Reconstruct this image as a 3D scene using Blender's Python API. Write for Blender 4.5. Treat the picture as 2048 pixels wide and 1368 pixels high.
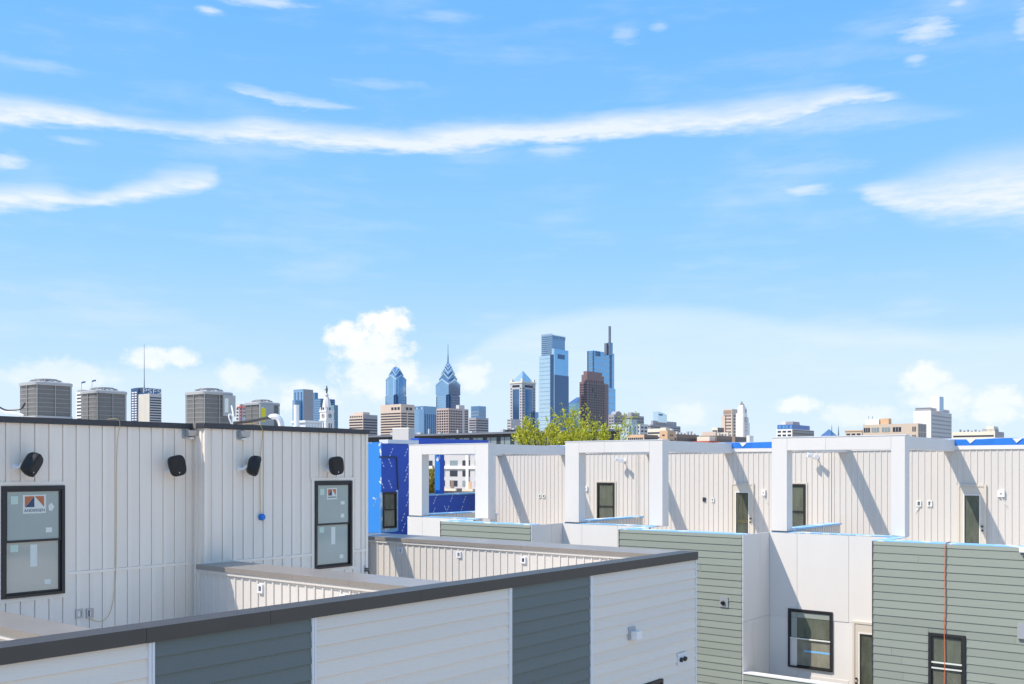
import bpy, bmesh, math, random
from mathutils import Vector, Matrix, noise as mnoise

for o in list(bpy.data.objects):
    bpy.data.objects.remove(o)
random.seed(7)
S = bpy.context.scene
COL = S.collection

# ------------------------------------------------------------------ camera
# world x runs along the block fronts, y along the party walls; heights are
# written relative to the eye and lifted by EYE when a mesh is made.
F, YAW, YH, CX, EYE = 1985.0, math.radians(38.6), 935.0, 1024.0, 12.5
cam = bpy.data.cameras.new("camera")
cam.sensor_width = 36.0
cam.lens = 36.0 * F / 2048.0
cam.shift_y = (YH - 684.0) / 2048.0
cam.clip_start = 0.1
cam.clip_end = 20000
camo = bpy.data.objects.new("camera", cam)
COL.objects.link(camo)
camo.location = (0, 0, EYE)
camo.rotation_euler = (math.radians(90), 0, YAW - math.radians(90))
S.camera = camo

# ------------------------------------------------------------------ light
SUN = Vector((-1.0, 0.717, 1.58)).normalized()
EL = math.asin(SUN.z)
AZ = math.atan2(SUN.x, SUN.y)
sun = bpy.data.lights.new("sun", 'SUN')
sun.energy = 2.1
sun.angle = math.radians(0.53)
sun.color = (1.0, 0.885, 0.745)
suno = bpy.data.objects.new("sun", sun)
COL.objects.link(suno)
suno.location = (0, 0, 60)
suno.rotation_euler = (-SUN).to_track_quat('-Z', 'Y').to_euler()

S.view_settings.view_transform = 'Standard'
S.view_settings.look = 'None'
S.view_settings.gamma = 1.0
S.view_settings.use_curve_mapping = False
S.view_settings.exposure = 1.32

world = bpy.data.worlds.new("World")
S.world = world
world.use_nodes = True
wt = world.node_tree
for n in list(wt.nodes):
    wt.nodes.remove(n)


class NG:
    """tiny helper for math node chains"""
    def __init__(s, tree):
        s.t = tree

    def _in(s, sock, v):
        if hasattr(v, 'is_output'):
            s.t.links.new(v, sock)
        else:
            sock.default_value = v

    def m(s, op, a, b=None, c=None, clamp=False):
        n = s.t.nodes.new('ShaderNodeMath')
        n.operation = op
        n.use_clamp = clamp
        s._in(n.inputs[0], a)
        if b is not None:
            s._in(n.inputs[1], b)
        if c is not None:
            s._in(n.inputs[2], c)
        return n.outputs[0]

    def step(s, v, a, b):
        n = s.t.nodes.new('ShaderNodeMapRange')
        n.interpolation_type = 'SMOOTHSTEP'
        s._in(n.inputs['Value'], v)
        s._in(n.inputs['From Min'], a)
        s._in(n.inputs['From Max'], b)
        return n.outputs['Result']

    def curve(s, v, pts):
        n = s.t.nodes.new('ShaderNodeFloatCurve')
        s._in(n.inputs['Value'], v)
        c = n.mapping.curves[0]
        pts = sorted(pts)
        while len(c.points) < len(pts):
            c.points.new(0.5, 0.5)
        for p, (x, y) in zip(c.points, pts):
            p.location = (x, y)
            p.handle_type = 'AUTO_CLAMPED'
        n.mapping.use_clip = False
        n.mapping.update()
        return n.outputs[0]

    def mix(s, f, a, b):
        n = s.t.nodes.new('ShaderNodeMix')
        n.data_type = 'RGBA'
        s._in(n.inputs[0], f)
        s._in(n.inputs[6], a)
        s._in(n.inputs[7], b)
        return n.outputs[2]


def az_of(px):
    return math.degrees(math.atan((px - CX) / F))


def el_of(px, py):
    return math.degrees(math.atan((YH - py) / F * math.cos(math.radians(az_of(px)))))


def build_sky():
    g = NG(wt)
    tc = wt.nodes.new('ShaderNodeTexCoord')
    sep = wt.nodes.new('ShaderNodeSeparateXYZ')
    wt.links.new(tc.outputs['Generated'], sep.inputs[0])
    X, Y, Z = sep.outputs
    cf, sf = math.cos(YAW), math.sin(YAW)
    fwd = g.m('ADD', g.m('MULTIPLY', X, cf), g.m('MULTIPLY', Y, sf))
    rgt = g.m('SUBTRACT', g.m('MULTIPLY', X, sf), g.m('MULTIPLY', Y, cf))
    az = g.m('MULTIPLY', g.m('ARCTAN2', rgt, fwd), 57.29578)
    el = g.m('MULTIPLY', g.m('ARCSINE', Z), 57.29578)
    # streaky and puffy noise in azimuth / elevation
    comb = wt.nodes.new('ShaderNodeCombineXYZ')
    wt.links.new(az, comb.inputs[0])
    wt.links.new(el, comb.inputs[1])

    def noise(sx, sy, scale, detail, rough=0.55):
        mp = wt.nodes.new('ShaderNodeMapping')
        mp.inputs['Scale'].default_value = (sx, sy, 1)
        wt.links.new(comb.outputs[0], mp.inputs[0])
        n = wt.nodes.new('ShaderNodeTexNoise')
        n.inputs['Scale'].default_value = scale
        n.inputs['Detail'].default_value = detail
        n.inputs['Roughness'].default_value = rough
        wt.links.new(mp.outputs[0], n.inputs['Vector'])
        return n.outputs['Fac']
    n_str = noise(0.16, 1.0, 0.9, 6, 0.6)
    n_fine = noise(0.22, 1.0, 3.2, 5, 0.6)
    n_puff = noise(1.0, 1.25, 1.1, 7, 0.58)
    n_big = noise(0.3, 0.6, 0.35, 4, 0.5)
    wob = g.m('MULTIPLY', g.m('SUBTRACT', n_str, 0.5), 1.1)
    wob = g.m('ADD', wob, g.m('MULTIPLY', g.m('SUBTRACT', n_fine, 0.5), 0.5))
    elw = g.m('ADD', el, wob)
    azn = g.m('DIVIDE', g.m('ADD', az, 30.0), 60.0, clamp=True)

    masks = []

    def streak(rows, soft=1.25):
        bot = g.curve(azn, [((az_of(p) + 30) / 60, el_of(p, b) / 30) for p, b, t, d in rows])
        top = g.curve(azn, [((az_of(p) + 30) / 60, el_of(p, t) / 30) for p, b, t, d in rows])
        den = g.curve(azn, [((az_of(p) + 30) / 60, d) for p, b, t, d in rows])
        e = g.m('DIVIDE', elw, 30.0)
        r = g.m('DIVIDE', g.m('SUBTRACT', e, bot), g.m('SUBTRACT', top, bot))
        a = g.step(r, -0.22, 0.4)
        b = g.m('SUBTRACT', 1.0, g.step(r, 0.35, soft + .2))
        tex = g.m('ADD', 0.30, g.m('MULTIPLY', n_fine, 1.35))
        k = g.m('MULTIPLY', g.m('MULTIPLY', a, b), g.m('MULTIPLY', den, tex))
        masks.append(k)

    streak([(-160, 255, 190, .55), (0, 252, 200, .8), (200, 258, 222, .8), (300, 268, 236, .55), (430, 286, 246, .6),
            (520, 287, 236, .72), (640, 298, 252, .75), (800, 307, 264, .9), (940, 298, 250, .9),
            (1070, 288, 244, .95), (1300, 272, 226, .85), (1430, 268, 212, .75), (1550, 255, 192, .72),
            (1650, 222, 180, .7), (1770, 200, 182, .55), (1830, 196, 188, 0), (2300, 196, 186, 0)])
    streak([(-160, 428, 385, .6), (0, 423, 372, .8), (100, 419, 368, .8), (160, 417, 385, .72), (250, 408, 368, .72),
            (350, 394, 345, .7), (425, 380, 342, .6), (460, 372, 360, 0), (2300, 372, 360, 0)])
    streak([(-160, 395, 380, 0), (1670, 392, 378, 0), (1740, 402, 368, .6), (1850, 440, 346, .72),
            (1950, 442, 318, .78), (2060, 445, 300, .82), (2300, 450, 280, .7)], 1.15)
    streak([(-160, 172, 164, 0), (430, 172, 164, 0), (500, 190, 174, .42), (580, 212, 194, .42), (690, 222, 208, .32),
            (745, 222, 214, 0), (2300, 222, 214, 0)])
    streak([(-160, 265, 215, 0), (1380, 272, 215, 0), (1500, 268, 205, .3), (1700, 262, 200, .28), (1900, 240, 215, .12),
            (2000, 240, 220, 0), (2300, 240, 220, 0)])

    def blobs(rows, nz, amt, lo, hi):
        out = None
        for px, py, rx, ry, d in rows:
            a0, e0 = az_of(px), el_of(px, py)
            ra, re = rx / F * 57.3, ry / F * 57.3
            dx = g.m('DIVIDE', g.m('SUBTRACT', az, a0), ra)
            dy = g.m('DIVIDE', g.m('SUBTRACT', el, e0), re)
            q = g.m('SQRT', g.m('ADD', g.m('MULTIPLY', dx, dx), g.m('MULTIPLY', dy, dy)))
            env = g.m('SUBTRACT', 1.0, q)
            env = g.m('ADD', env, g.m('MULTIPLY', g.m('SUBTRACT', nz, 0.5), amt))
            k = g.m('MULTIPLY', g.step(env, lo, hi), d)
            out = k if out is None else g.m('MAXIMUM', out, k)
        return out
    masks.append(blobs([(1850, 62, 60, 26, .62), (1832, 118, 26, 14, .4), (1250, 68, 34, 22, .28), (1318, 52, 24, 12, .3),
                        (1605, 380, 62, 15, .55), (420, 22, 32, 10, .6), (520, 2, 110, 14, .55), (10, 322, 45, 20, .6),
                        (1110, 300, 70, 18, .4), (150, 281, 50, 9, .3), (885, 32, 90, 14, .22), (1915, 6, 26, 10, .5),
                        (2046, 50, 20, 34, .4), (760, 168, 110, 12, .2), (60, 128, 110, 14, .22), (1600, 340, 170, 18, .2)],
                       n_fine, 1.5, -0.1, 1.0))
    cum = blobs([(772, 644, 66, 34, .85), (698, 672, 62, 34, .8), (745, 700, 95, 50, .72), (760, 752, 110, 58, .6),
                 (300, 715, 62, 26, .62), (362, 714, 46, 22, .62), (945, 752, 48, 42, .5), (1595, 808, 52, 22, .6),
                 (1850, 758, 50, 40, .62), (1880, 800, 80, 46, .5), (1995, 812, 62, 44, .55), (480, 752, 56, 36, .45),
                 (615, 800, 80, 44, .5), (120, 752, 120, 40, .35), (1370, 830, 60, 30, .35), (1720, 830, 90, 30, .4)],
                n_puff, 1.35, 0.0, 0.6)
    cum = g.m('MULTIPLY', cum, g.m('ADD', 0.75, g.m('MULTIPLY', n_puff, 0.9)), clamp=True)
    # thin veil with an arched upper edge, low over the city
    vt = g.curve(azn, [((az_of(p) + 30) / 60, el_of(p, y) / 30) for p, y in
                       [(-160, 735), (150, 725), (420, 730), (700, 760), (900, 720), (1000, 655), (1130, 620), (1250, 606),
                        (1400, 610), (1500, 622), (1620, 640), (1750, 648), (1900, 655), (2048, 650), (2300, 640)]])
    vd = g.m('SUBTRACT', vt, g.m('DIVIDE', g.m('ADD', el, g.m('MULTIPLY', wob, 0.7)), 30.0))
    veil = g.m('MULTIPLY', g.step(vd, -0.008, 0.03), g.m('ADD', 0.40, g.m('MULTIPLY', n_str, 0.5)))
    veil = g.m('MULTIPLY', veil, g.step(el, -2.0, 1.0))
    # the sky outside the frame carries on with the same thin streaks
    allsky = g.m('MULTIPLY', g.step(g.m('ADD', n_big, g.m('MULTIPLY', n_str, 0.7)), 0.80, 1.25), 0.26)
    masks.append(allsky)
    tot = masks[0]
    for k in masks[1:]:
        tot = g.m('MAXIMUM', tot, k)
    tot = g.m('MINIMUM', tot, 0.82)

    sky = wt.nodes.new('ShaderNodeTexSky')
    sky.sky_type = 'NISHITA'
    sky.sun_disc = False
    sky.sun_elevation = EL
    sky.sun_rotation = AZ
    sky.altitude = 20
    sky.air_density = 1.0
    sky.dust_density = 0.15
    sky.ozone_density = 5.0
    base = sky.outputs[0]
    white = (2.68, 2.76, 3.06, 1)
    cumc = (2.864, 2.900, 3.081, 1)
    rmp = wt.nodes.new('ShaderNodeValToRGB')
    wt.links.new(g.m('DIVIDE', el, 30.0, clamp=True), rmp.inputs[0])
    cr = rmp.color_ramp
    cr.elements[0].position, cr.elements[0].color = 0.0, (1.95, 2.32, 2.70, 1)
    cr.elements[1].position, cr.elements[1].color = 0.8, (0.50, 1.40, 2.72, 1)
    for p, col in ((.2, (1.45, 2.08, 2.68, 1)), (.4, (0.88, 1.76, 2.70, 1)), (.6, (0.66, 1.58, 2.72, 1))):
        e = cr.elements.new(p)
        e.color = col
    c = g.mix(g.m('MULTIPLY', g.m('SUBTRACT', 1.0, g.step(el, 26.0, 60.0)), 0.95), base, rmp.outputs[0])
    c = g.mix(veil, c, (2.066, 2.501, 3.045, 1))
    c = g.mix(tot, c, white)
    c = g.mix(cum, c, cumc)
    bg = wt.nodes.new('ShaderNodeBackground')
    bg.inputs['Strength'].default_value = 0.145
    wt.links.new(c, bg.inputs['Color'])
    out = wt.nodes.new('ShaderNodeOutputWorld')
    wt.links.new(bg.outputs[0], out.inputs['Surface'])


build_sky()

# ------------------------------------------------------------------ pixel helpers
FW = (math.cos(YAW), math.sin(YAW))
RT = (math.sin(YAW), -math.cos(YAW))


def ray(px, py):
    a = (px - CX) / F
    return Vector((FW[0] + RT[0] * a, FW[1] + RT[1] * a, (YH - py) / F))


def onX(px, py, X):
    d = ray(px, py)
    return d * (X / d.x)


def onY(px, py, Y):
    d = ray(px, py)
    return d * (Y / d.y)


def dep(px, py, z):
    return ray(px, py) * z


# ------------------------------------------------------------------ materials
MATS = {}


def mat(name, col, rough=0.6, metal=0.0, spec=0.4, var=0.06, vscale=1.5, bump=0.0, bscale=60.0, stretch=(1, 1, 1), alpha=None, sss=0):
    if name in MATS:
        return MATS[name]
    m = bpy.data.materials.new(name)
    m.use_nodes = True
    t = m.node_tree
    b = t.nodes['Principled BSDF']
    b.inputs['Roughness'].default_value = rough
    b.inputs['Metallic'].default_value = metal
    b.inputs['Specular IOR Level'].default_value = spec
    geo = t.nodes.new('ShaderNodeNewGeometry')
    mp = t.nodes.new('ShaderNodeMapping')
    mp.inputs['Scale'].default_value = stretch
    t.links.new(geo.outputs['Position'], mp.inputs[0])
    n1 = t.nodes.new('ShaderNodeTexNoise')
    n1.inputs['Scale'].default_value = vscale
    n1.inputs['Detail'].default_value = 6
    n1.inputs['Roughness'].default_value = 0.62
    t.links.new(mp.outputs[0], n1.inputs['Vector'])
    oi = t.nodes.new('ShaderNodeObjectInfo')
    g = NG(t)
    k = g.m('ADD', g.m('MULTIPLY', g.m('SUBTRACT', n1.outputs['Fac'], 0.5), 2.4 * var),
            g.m('MULTIPLY', g.m('SUBTRACT', oi.outputs['Random'], 0.5), var))
    k = g.m('ADD', k, 1.0)
    mul = t.nodes.new('ShaderNodeVectorMath')
    mul.operation = 'SCALE'
    mul.inputs[0].default_value = col
    t.links.new(k, mul.inputs['Scale'])
    t.links.new(mul.outputs[0], b.inputs['Base Color'])
    if bump:
        n2 = t.nodes.new('ShaderNodeTexNoise')
        n2.inputs['Scale'].default_value = bscale
        n2.inputs['Detail'].default_value = 3
        t.links.new(mp.outputs[0], n2.inputs['Vector'])
        bp = t.nodes.new('ShaderNodeBump')
        bp.inputs['Strength'].default_value = bump
        bp.inputs['Distance'].default_value = 0.01
        t.links.new(n2.outputs['Fac'], bp.inputs['Height'])
        t.links.new(bp.outputs[0], b.inputs['Normal'])
    MATS[name] = m
    return m


def mat2(name, colA, colB, scale, lo, hi, rough=0.5, stretch=(1, 1, 1), spec=0.4):
    """two-colour patchy material (membrane tape, brushed stains)"""
    m = mat(name, colA, rough, spec=spec, var=0.04)
    t = m.node_tree
    b = t.nodes['Principled BSDF']
    geo = t.nodes.new('ShaderNodeNewGeometry')
    mp = t.nodes.new('ShaderNodeMapping')
    mp.inputs['Scale'].default_value = stretch
    t.links.new(geo.outputs['Position'], mp.inputs[0])
    n = t.nodes.new('ShaderNodeTexNoise')
    n.inputs['Scale'].default_value = scale
    n.inputs['Detail'].default_value = 4
    t.links.new(mp.outputs[0], n.inputs['Vector'])
    g = NG(t)
    f = g.step(n.outputs['Fac'], lo, hi)
    src = b.inputs['Base Color'].links[0].from_socket
    c = g.mix(f, src, (*colB, 1))
    t.links.new(c, b.inputs['Base Color'])
    return m


def glass(name, col, rough=0.06, transp=0.0, spec=0.9):
    m = mat(name, col, rough, spec=spec, var=0.1, vscale=0.8)
    if transp:
        t = m.node_tree
        b = t.nodes['Principled BSDF']
        tr = t.nodes.new('ShaderNodeBsdfTransparent')
        tr.inputs[0].default_value = (0.8, 0.86, 0.84, 1)
        mx = t.nodes.new('ShaderNodeMixShader')
        mx.inputs[0].default_value = transp
        out = t.nodes['Material Output']
        t.links.new(b.outputs[0], mx.inputs[1])
        t.links.new(tr.outputs[0], mx.inputs[2])
        t.links.new(mx.outputs[0], out.inputs['Surface'])
    return m


M_WHITE = mat('white_panel', (0.725, 0.70, 0.665), 0.55, var=0.045, vscale=1.6, bump=0.05, bscale=120, stretch=(1, 1, .3))
M_WHITE_LAP = mat('white_lap', (0.76, 0.70, 0.63), 0.6, var=0.05, vscale=1.1, bump=0.25, bscale=70, stretch=(.12, 1, 1))
M_DARK_LAP = mat('dark_green_lap', (0.14, 0.165, 0.16), 0.6, var=0.09, vscale=1.0, bump=0.25, bscale=70, stretch=(.12, 1, 1))
M_GREEN_LAP = mat('sage_lap', (0.265, 0.295, 0.252), 0.6, var=0.08, vscale=1.0, bump=0.25, bscale=70, stretch=(1, .12, 1))
M_BATTEN = mat('warm_grey_board', (0.88, 0.785, 0.68), 0.6, var=0.06, vscale=1.2, bump=0.15, bscale=90, stretch=(1, 1, .12))
M_BEIGE = mat('beige_board', (0.63, 0.595, 0.55), 0.6, var=0.04, vscale=1.2, bump=0.15, bscale=90, stretch=(1, 1, .12))
M_TRIM = mat('white_trim', (0.72, 0.73, 0.76), 0.5, var=0.02)
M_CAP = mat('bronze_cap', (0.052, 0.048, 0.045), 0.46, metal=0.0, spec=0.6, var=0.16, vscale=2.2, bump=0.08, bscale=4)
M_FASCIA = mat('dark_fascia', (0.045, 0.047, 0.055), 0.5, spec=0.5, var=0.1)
M_CAPLIT = mat('bronze_cap_lit', (0.25, 0.225, 0.20), 0.33, spec=0.7, var=0.1, vscale=2, bump=0.08, bscale=4)  # lit copy of the bronze cap, sunlight put into the colour
M_BLACK = mat('black_frame', (0.022, 0.022, 0.024), 0.42, spec=0.5, var=0.05)
M_SPEAKER = mat('black_plastic', (0.017, 0.017, 0.018), 0.55, spec=0.4, var=0.08, bump=0.2, bscale=400)
M_GLASS_L = glass('window_glass_pale', (0.36, 0.42, 0.39), 0.07)
M_GLASS_L2 = glass('window_glass_cream', (0.48, 0.475, 0.41), 0.07)
M_GLASS_D = glass('window_glass_dark', (0.05, 0.05, 0.05), 0.05, 0.8)
M_INTERIOR = mat('dark_room', (0.55, 0.46, 0.37), 0.9, var=0.55, vscale=5, stretch=(1, 1, .35))
M_STUD = mat('pine_stud', (0.55, 0.40, 0.22), 0.7, var=0.1, stretch=(6, 6, .6))
M_STICK = mat('sticker_paper', (0.72, 0.74, 0.68), 0.5, var=0.02)
M_STICKG = mat('sticker_green', (0.55, 0.68, 0.58), 0.5, var=0.02)
M_ORANGE = mat('sticker_orange', (0.52, 0.16, 0.07), 0.5, var=0.02)
M_NAVY = mat('sticker_navy', (0.05, 0.075, 0.14), 0.5, var=0.02)
M_DECK = mat('deck_membrane', (0.72, 0.67, 0.59), 0.8, var=0.12, vscale=1)
M_CONC = mat('concrete', (0.52, 0.47, 0.39), 0.85, var=0.15, vscale=0.4)
M_ASPH = mat('asphalt', (0.055, 0.055, 0.057), 0.9, var=0.2, vscale=0.3)
M_GROUND = mat('city_ground', (0.38, 0.335, 0.265), 0.95, var=0.3, vscale=0.02)
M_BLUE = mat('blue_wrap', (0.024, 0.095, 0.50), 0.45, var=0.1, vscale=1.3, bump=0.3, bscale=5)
M_BLUE2 = mat2('blue_wrap_sunlit', (0.03, 0.24, 0.68), (0.78, 0.82, 0.86), 1.9, .63, .66, 0.45)  # sunlit copy of the blue wrap with white patches, light put into the blue
M_TAPE = mat2('blue_tape', (0.22, 0.50, 0.80), (0.80, 0.84, 0.88), 2.2, .56, .62, 0.4)
M_BLUETARP = mat('blue_tarp', (0.03, 0.20, 0.66), 0.4, var=0.14, vscale=2)
M_PRINT = mat('white_print', (0.55, 0.66, 0.85), 0.5, var=0.05)
M_PVC = mat('white_pvc', (0.80, 0.80, 0.79), 0.4, var=0.03)
M_ACBODY = mat('ac_casing', (0.38, 0.385, 0.38), 0.45, spec=0.5, var=0.05)
M_COIL = mat('ac_coil', (0.19, 0.185, 0.175), 0.55, metal=0.2, var=0.15, vscale=9, bump=0.5, bscale=140, stretch=(1, 1, 4))
M_WIRE = mat('ac_wire', (0.33, 0.33, 0.32), 0.45, metal=0.1, var=0.04)
M_YELLOW = mat('yellow_label', (0.80, 0.68, 0.03), 0.5, var=0.02)
M_YCORD = mat('yellow_cable', (0.62, 0.44, 0.17), 0.5, var=0.05)
M_ROPE = mat('orange_rope', (0.60, 0.16, 0.07), 0.7, var=0.1, vscale=30)
M_COVER = mat('blue_box_cover', (0.02, 0.20, 0.62), 0.45, var=0.05)
M_STEEL = mat('galvanised_box', (0.42, 0.44, 0.46), 0.4, metal=0.4, var=0.08)
M_DOOR = mat('beige_door', (0.62, 0.565, 0.48), 0.5, var=0.03)
M_BRASS = mat('handle_metal', (0.10, 0.09, 0.08), 0.35, metal=0.8)
M_REDTAPE = mat('red_crane', (0.55, 0.08, 0.05), 0.5)

# ------------------------------------------------------------------ geometry helpers
def finish(o, parent=None, label=None, cat=None, group=None, kind=None):
    if parent is not None:
        o.parent = parent
        o.matrix_parent_inverse = parent.matrix_basis.inverted()
    if label:
        o['label'] = label
    if cat:
        o['category'] = cat
    if group:
        o['group'] = group
    if kind:
        o['kind'] = kind
    return o


def thing(name, loc, label, cat, group=None):
    o = bpy.data.objects.new(name, None)
    o.empty_display_size = 0.3
    COL.objects.link(o)
    o.location = (loc[0], loc[1], loc[2] + EYE)
    return finish(o, None, label, cat, group)


_cube = {}


def cube_mesh(m):
    if m.name not in _cube:
        me = bpy.data.meshes.new('block_' + m.name)
        bm = bmesh.new()
        bmesh.ops.create_cube(bm, size=1.0)
        bm.to_mesh(me)
        bm.free()
        me.materials.append(m)
        _cube[m.name] = me
    return _cube[m.name]


def box(name, m, x0, x1, y0, y1, z0, z1, parent=None, **kw):
    if x1 < x0: x0, x1 = x1, x0
    if y1 < y0: y0, y1 = y1, y0
    if z1 < z0: z0, z1 = z1, z0
    o = bpy.data.objects.new(name, cube_mesh(m))
    COL.objects.link(o)
    o.location = ((x0 + x1) / 2, (y0 + y1) / 2, (z0 + z1) / 2 + EYE)
    o.scale = (max(x1 - x0, 1e-4), max(y1 - y0, 1e-4), max(z1 - z0, 1e-4))
    return finish(o, parent, **kw)


def fb(face, plane, name, m, s0, s1, d0, d1, z0, z1, parent=None, **kw):
    """box on a wall: face 'Y' looks to -y (s = x), face 'X' looks to -x (s = y); d = outward distance"""
    if face == 'Y':
        return box(name, m, s0, s1, plane - d1, plane - d0, z0, z1, parent, **kw)
    return box(name, m, plane - d1, plane - d0, s0, s1, z0, z1, parent, **kw)


_wedge = {}


def lap(face, plane, name, m, s0, s1, z0, z1, lip, parent, thin=0.15):
    """one lap-siding board: proud at its bottom edge, thin at its top"""
    if m.name not in _wedge:
        me = bpy.data.meshes.new('lap_' + m.name)
        v = [(-.5, 0, 0), (.5, 0, 0), (.5, -1, 0), (-.5, -1, 0), (-.5, 0, 1), (.5, 0, 1), (.5, -thin, 1), (-.5, -thin, 1)]
        f = [(0, 1, 2, 3), (4, 7, 6, 5), (3, 2, 6, 7), (0, 4, 5, 1), (0, 3, 7, 4), (1, 5, 6, 2)]
        me.from_pydata(v, [], f)
        bm = bmesh.new(); bm.from_mesh(me)
        bmesh.ops.recalc_face_normals(bm, faces=bm.faces)
        bm.to_mesh(me); bm.free()
        me.materials.append(m)
        _wedge[m.name] = me
    o = bpy.data.objects.new(name, _wedge[m.name])
    COL.objects.link(o)
    o.scale = (s1 - s0, lip, z1 - z0)
    c = (s0 + s1) / 2
    if face == 'Y':
        o.location = (c, plane, z0 + EYE)
    else:
        o.location = (plane, c, z0 + EYE)
        o.rotation_euler = (0, 0, math.radians(-90))
    return finish(o, parent)


class MB:
    """collects faces into ONE mesh object"""
    def __init__(s):
        s.v, s.f = [], []

    def quad(s, *p):
        i = len(s.v)
        s.v += [tuple(q) for q in p]
        s.f.append(tuple(range(i, i + len(p))))

    def box(s, x0, x1, y0, y1, z0, z1):
        i = len(s.v)
        s.v += [(x0, y0, z0), (x1, y0, z0), (x1, y1, z0), (x0, y1, z0), (x0, y0, z1), (x1, y0, z1), (x1, y1, z1), (x0, y1, z1)]
        s.f += [tuple(i + k for k in q) for q in ((0, 3, 2, 1), (4, 5, 6, 7), (0, 1, 5, 4), (1, 2, 6, 5), (2, 3, 7, 6), (3, 0, 4, 7))]
        return s

    def fbox(s, face, plane, s0, s1, d0, d1, z0, z1):
        if face == 'Y':
            return s.box(s0, s1, plane - d1, plane - d0, z0, z1)
        return s.box(plane - d1, plane - d0, s0, s1, z0, z1)

    def loft(s, rings, caps=True):
        i0 = len(s.v)
        n = len(rings[0])
        for r in rings:
            s.v += [tuple(p) for p in r]
        for k in range(len(rings) - 1):
            for j in range(n):
                a, b = i0 + k * n + j, i0 + k * n + (j + 1) % n
                s.f.append((a, b, b + n, a + n))
        if caps:
            s.f.append(tuple(i0 + j for j in reversed(range(n))))
            s.f.append(tuple(i0 + (len(rings) - 1) * n + j for j in range(n)))
        return s

    def tube(s, pts, r, n=8):
        pts = [Vector(p) for p in pts]
        rings = []
        rr = r if isinstance(r, (list, tuple)) else [r] * len(pts)
        ref = None
        for k, p in enumerate(pts):
            d = (pts[min(k + 1, len(pts) - 1)] - pts[max(k - 1, 0)]).normalized()
            if ref is None:
                ref = d.orthogonal().normalized()
            u = (ref - d * ref.dot(d))
            u = u.normalized() if u.length > 1e-5 else d.orthogonal().normalized()
            ref = u
            w = d.cross(u)
            rings.append([p + (u * math.cos(6.28318 * j / n) + w * math.sin(6.28318 * j / n)) * rr[k] for j in range(n)])
        return s.loft(rings)

    def build(s, name, m, parent=None, smooth=False, mtx=None, **kw):
        me = bpy.data.meshes.new(name)
        vs = s.v
        if mtx is not None:
            vs = [tuple(mtx @ Vector(p)) for p in vs]
        me.from_pydata([(x, y, z + EYE) for x, y, z in vs], [], s.f)
        bm = bmesh.new(); bm.from_mesh(me)
        bmesh.ops.recalc_face_normals(bm, faces=bm.faces)
        bm.to_mesh(me); bm.free()
        me.materials.append(m)
        if smooth:
            for p in me.polygons:
                p.use_smooth = True
            try:
                me.set_sharp_from_angle(angle=math.radians(40))
            except Exception:
                pass
        # put the origin at the mesh's own centre
        xs = [v.co for v in me.vertices]
        c = sum(xs, Vector()) / max(len(xs), 1)
        me.transform(Matrix.Translation(-c))
        o = bpy.data.objects.new(name, me)
        COL.objects.link(o)
        o.location = c
        return finish(o, parent, **kw)


def text_obj(name, txt, m, face, plane, s0, s1, z0, d, parent, h=None, flip=False, thick=0.002):
    """flat lettering; s runs rightwards as seen from in front of the wall"""
    cu = bpy.data.curves.new(name, 'FONT')
    cu.body = txt
    cu.align_x = 'LEFT'
    cu.extrude = thick
    tmp = bpy.data.objects.new(name + '_tmp', cu)
    COL.objects.link(tmp)
    bpy.context.view_layer.update()
    dg = bpy.context.evaluated_depsgraph_get()
    me = bpy.data.meshes.new_from_object(tmp.evaluated_get(dg))
    bpy.data.objects.remove(tmp)
    xs = [v.co.x for v in me.vertices]; ys = [v.co.y for v in me.vertices]
    w, hh = max(xs) - min(xs), max(ys) - min(ys)
    W = abs(s1 - s0)
    H = h if h else hh * W / w
    for v in me.vertices:
        a = (v.co.x - min(xs)) / w
        zz = z0 + (v.co.y - min(ys)) / hh * H
        dz = v.co.z
        s = s0 + (s1 - s0) * a
        v.co = (s, plane - d - dz, zz + EYE) if face == 'Y' else (plane - d - dz, s, zz + EYE)
    me.materials.clear()
    me.materials.append(m)
    o = bpy.data.objects.new(name, me)
    COL.objects.link(o)
    return finish(o, parent)


def pset(o, m):
    o.data = o.data.copy(); o.data.materials[0] = m


# ------------------------------------------------------------------ ground
def ground_sheet():
    MB().quad((-9000, -9000, -12.62), (9000, -9000, -12.62), (9000, 9000, -12.62), (-9000, 9000, -12.62)).__class__
    mb = MB()
    mb.quad((-9000, -9000, -12.6), (9000, -9000, -12.6), (9000, 9000, -12.6), (-9000, 9000, -12.6))
    mb.build('ground', M_GROUND, kind='structure')
    box('alley', M_CONC, 16.6, 22.4, -30, 60, -12.59, -12.5, kind='structure')
    box('street', M_CONC, -40, 16.0, 1.0, 7.0, -12.59, -12.505, kind='structure')
    box('pavement', M_CONC, -40, 16.4, 7.02, 8.5, -12.59, -12.38, kind='structure')


ground_sheet()


# ------------------------------------------------------------------ shared pieces
def batten_wall(parent, face, plane, s0, s1, z0, z1, pitch, m, name='wall', thick=0.25, bw=0.042, bd=0.02, start=None, skip=(), zs=None):
    w = fb(face, plane, name, m, s0, s1, -thick, 0, z0, z1, parent)
    s = s0 + (pitch * 0.5 if start is None else start)
    spans = zs or [(z0, z1)]
    while s < s1 - bw:
        for a, b in spans:
            segs = [(a, b)]
            for (k0, k1, q0, q1) in skip:
                if k0 - bw < s < k1 + bw:
                    ns = []
                    for u, v in segs:
                        if q1 <= u or q0 >= v:
                            ns.append((u, v)); continue
                        if q0 > u: ns.append((u, q0))
                        if q1 < v: ns.append((q1, v))
                    segs = ns
            for u, v in segs:
                if v - u > 0.03:
                    fb(face, plane, 'batten', m, s - bw / 2, s + bw / 2, 0, bd, u, v, w)
        s += pitch
    return w


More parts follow.
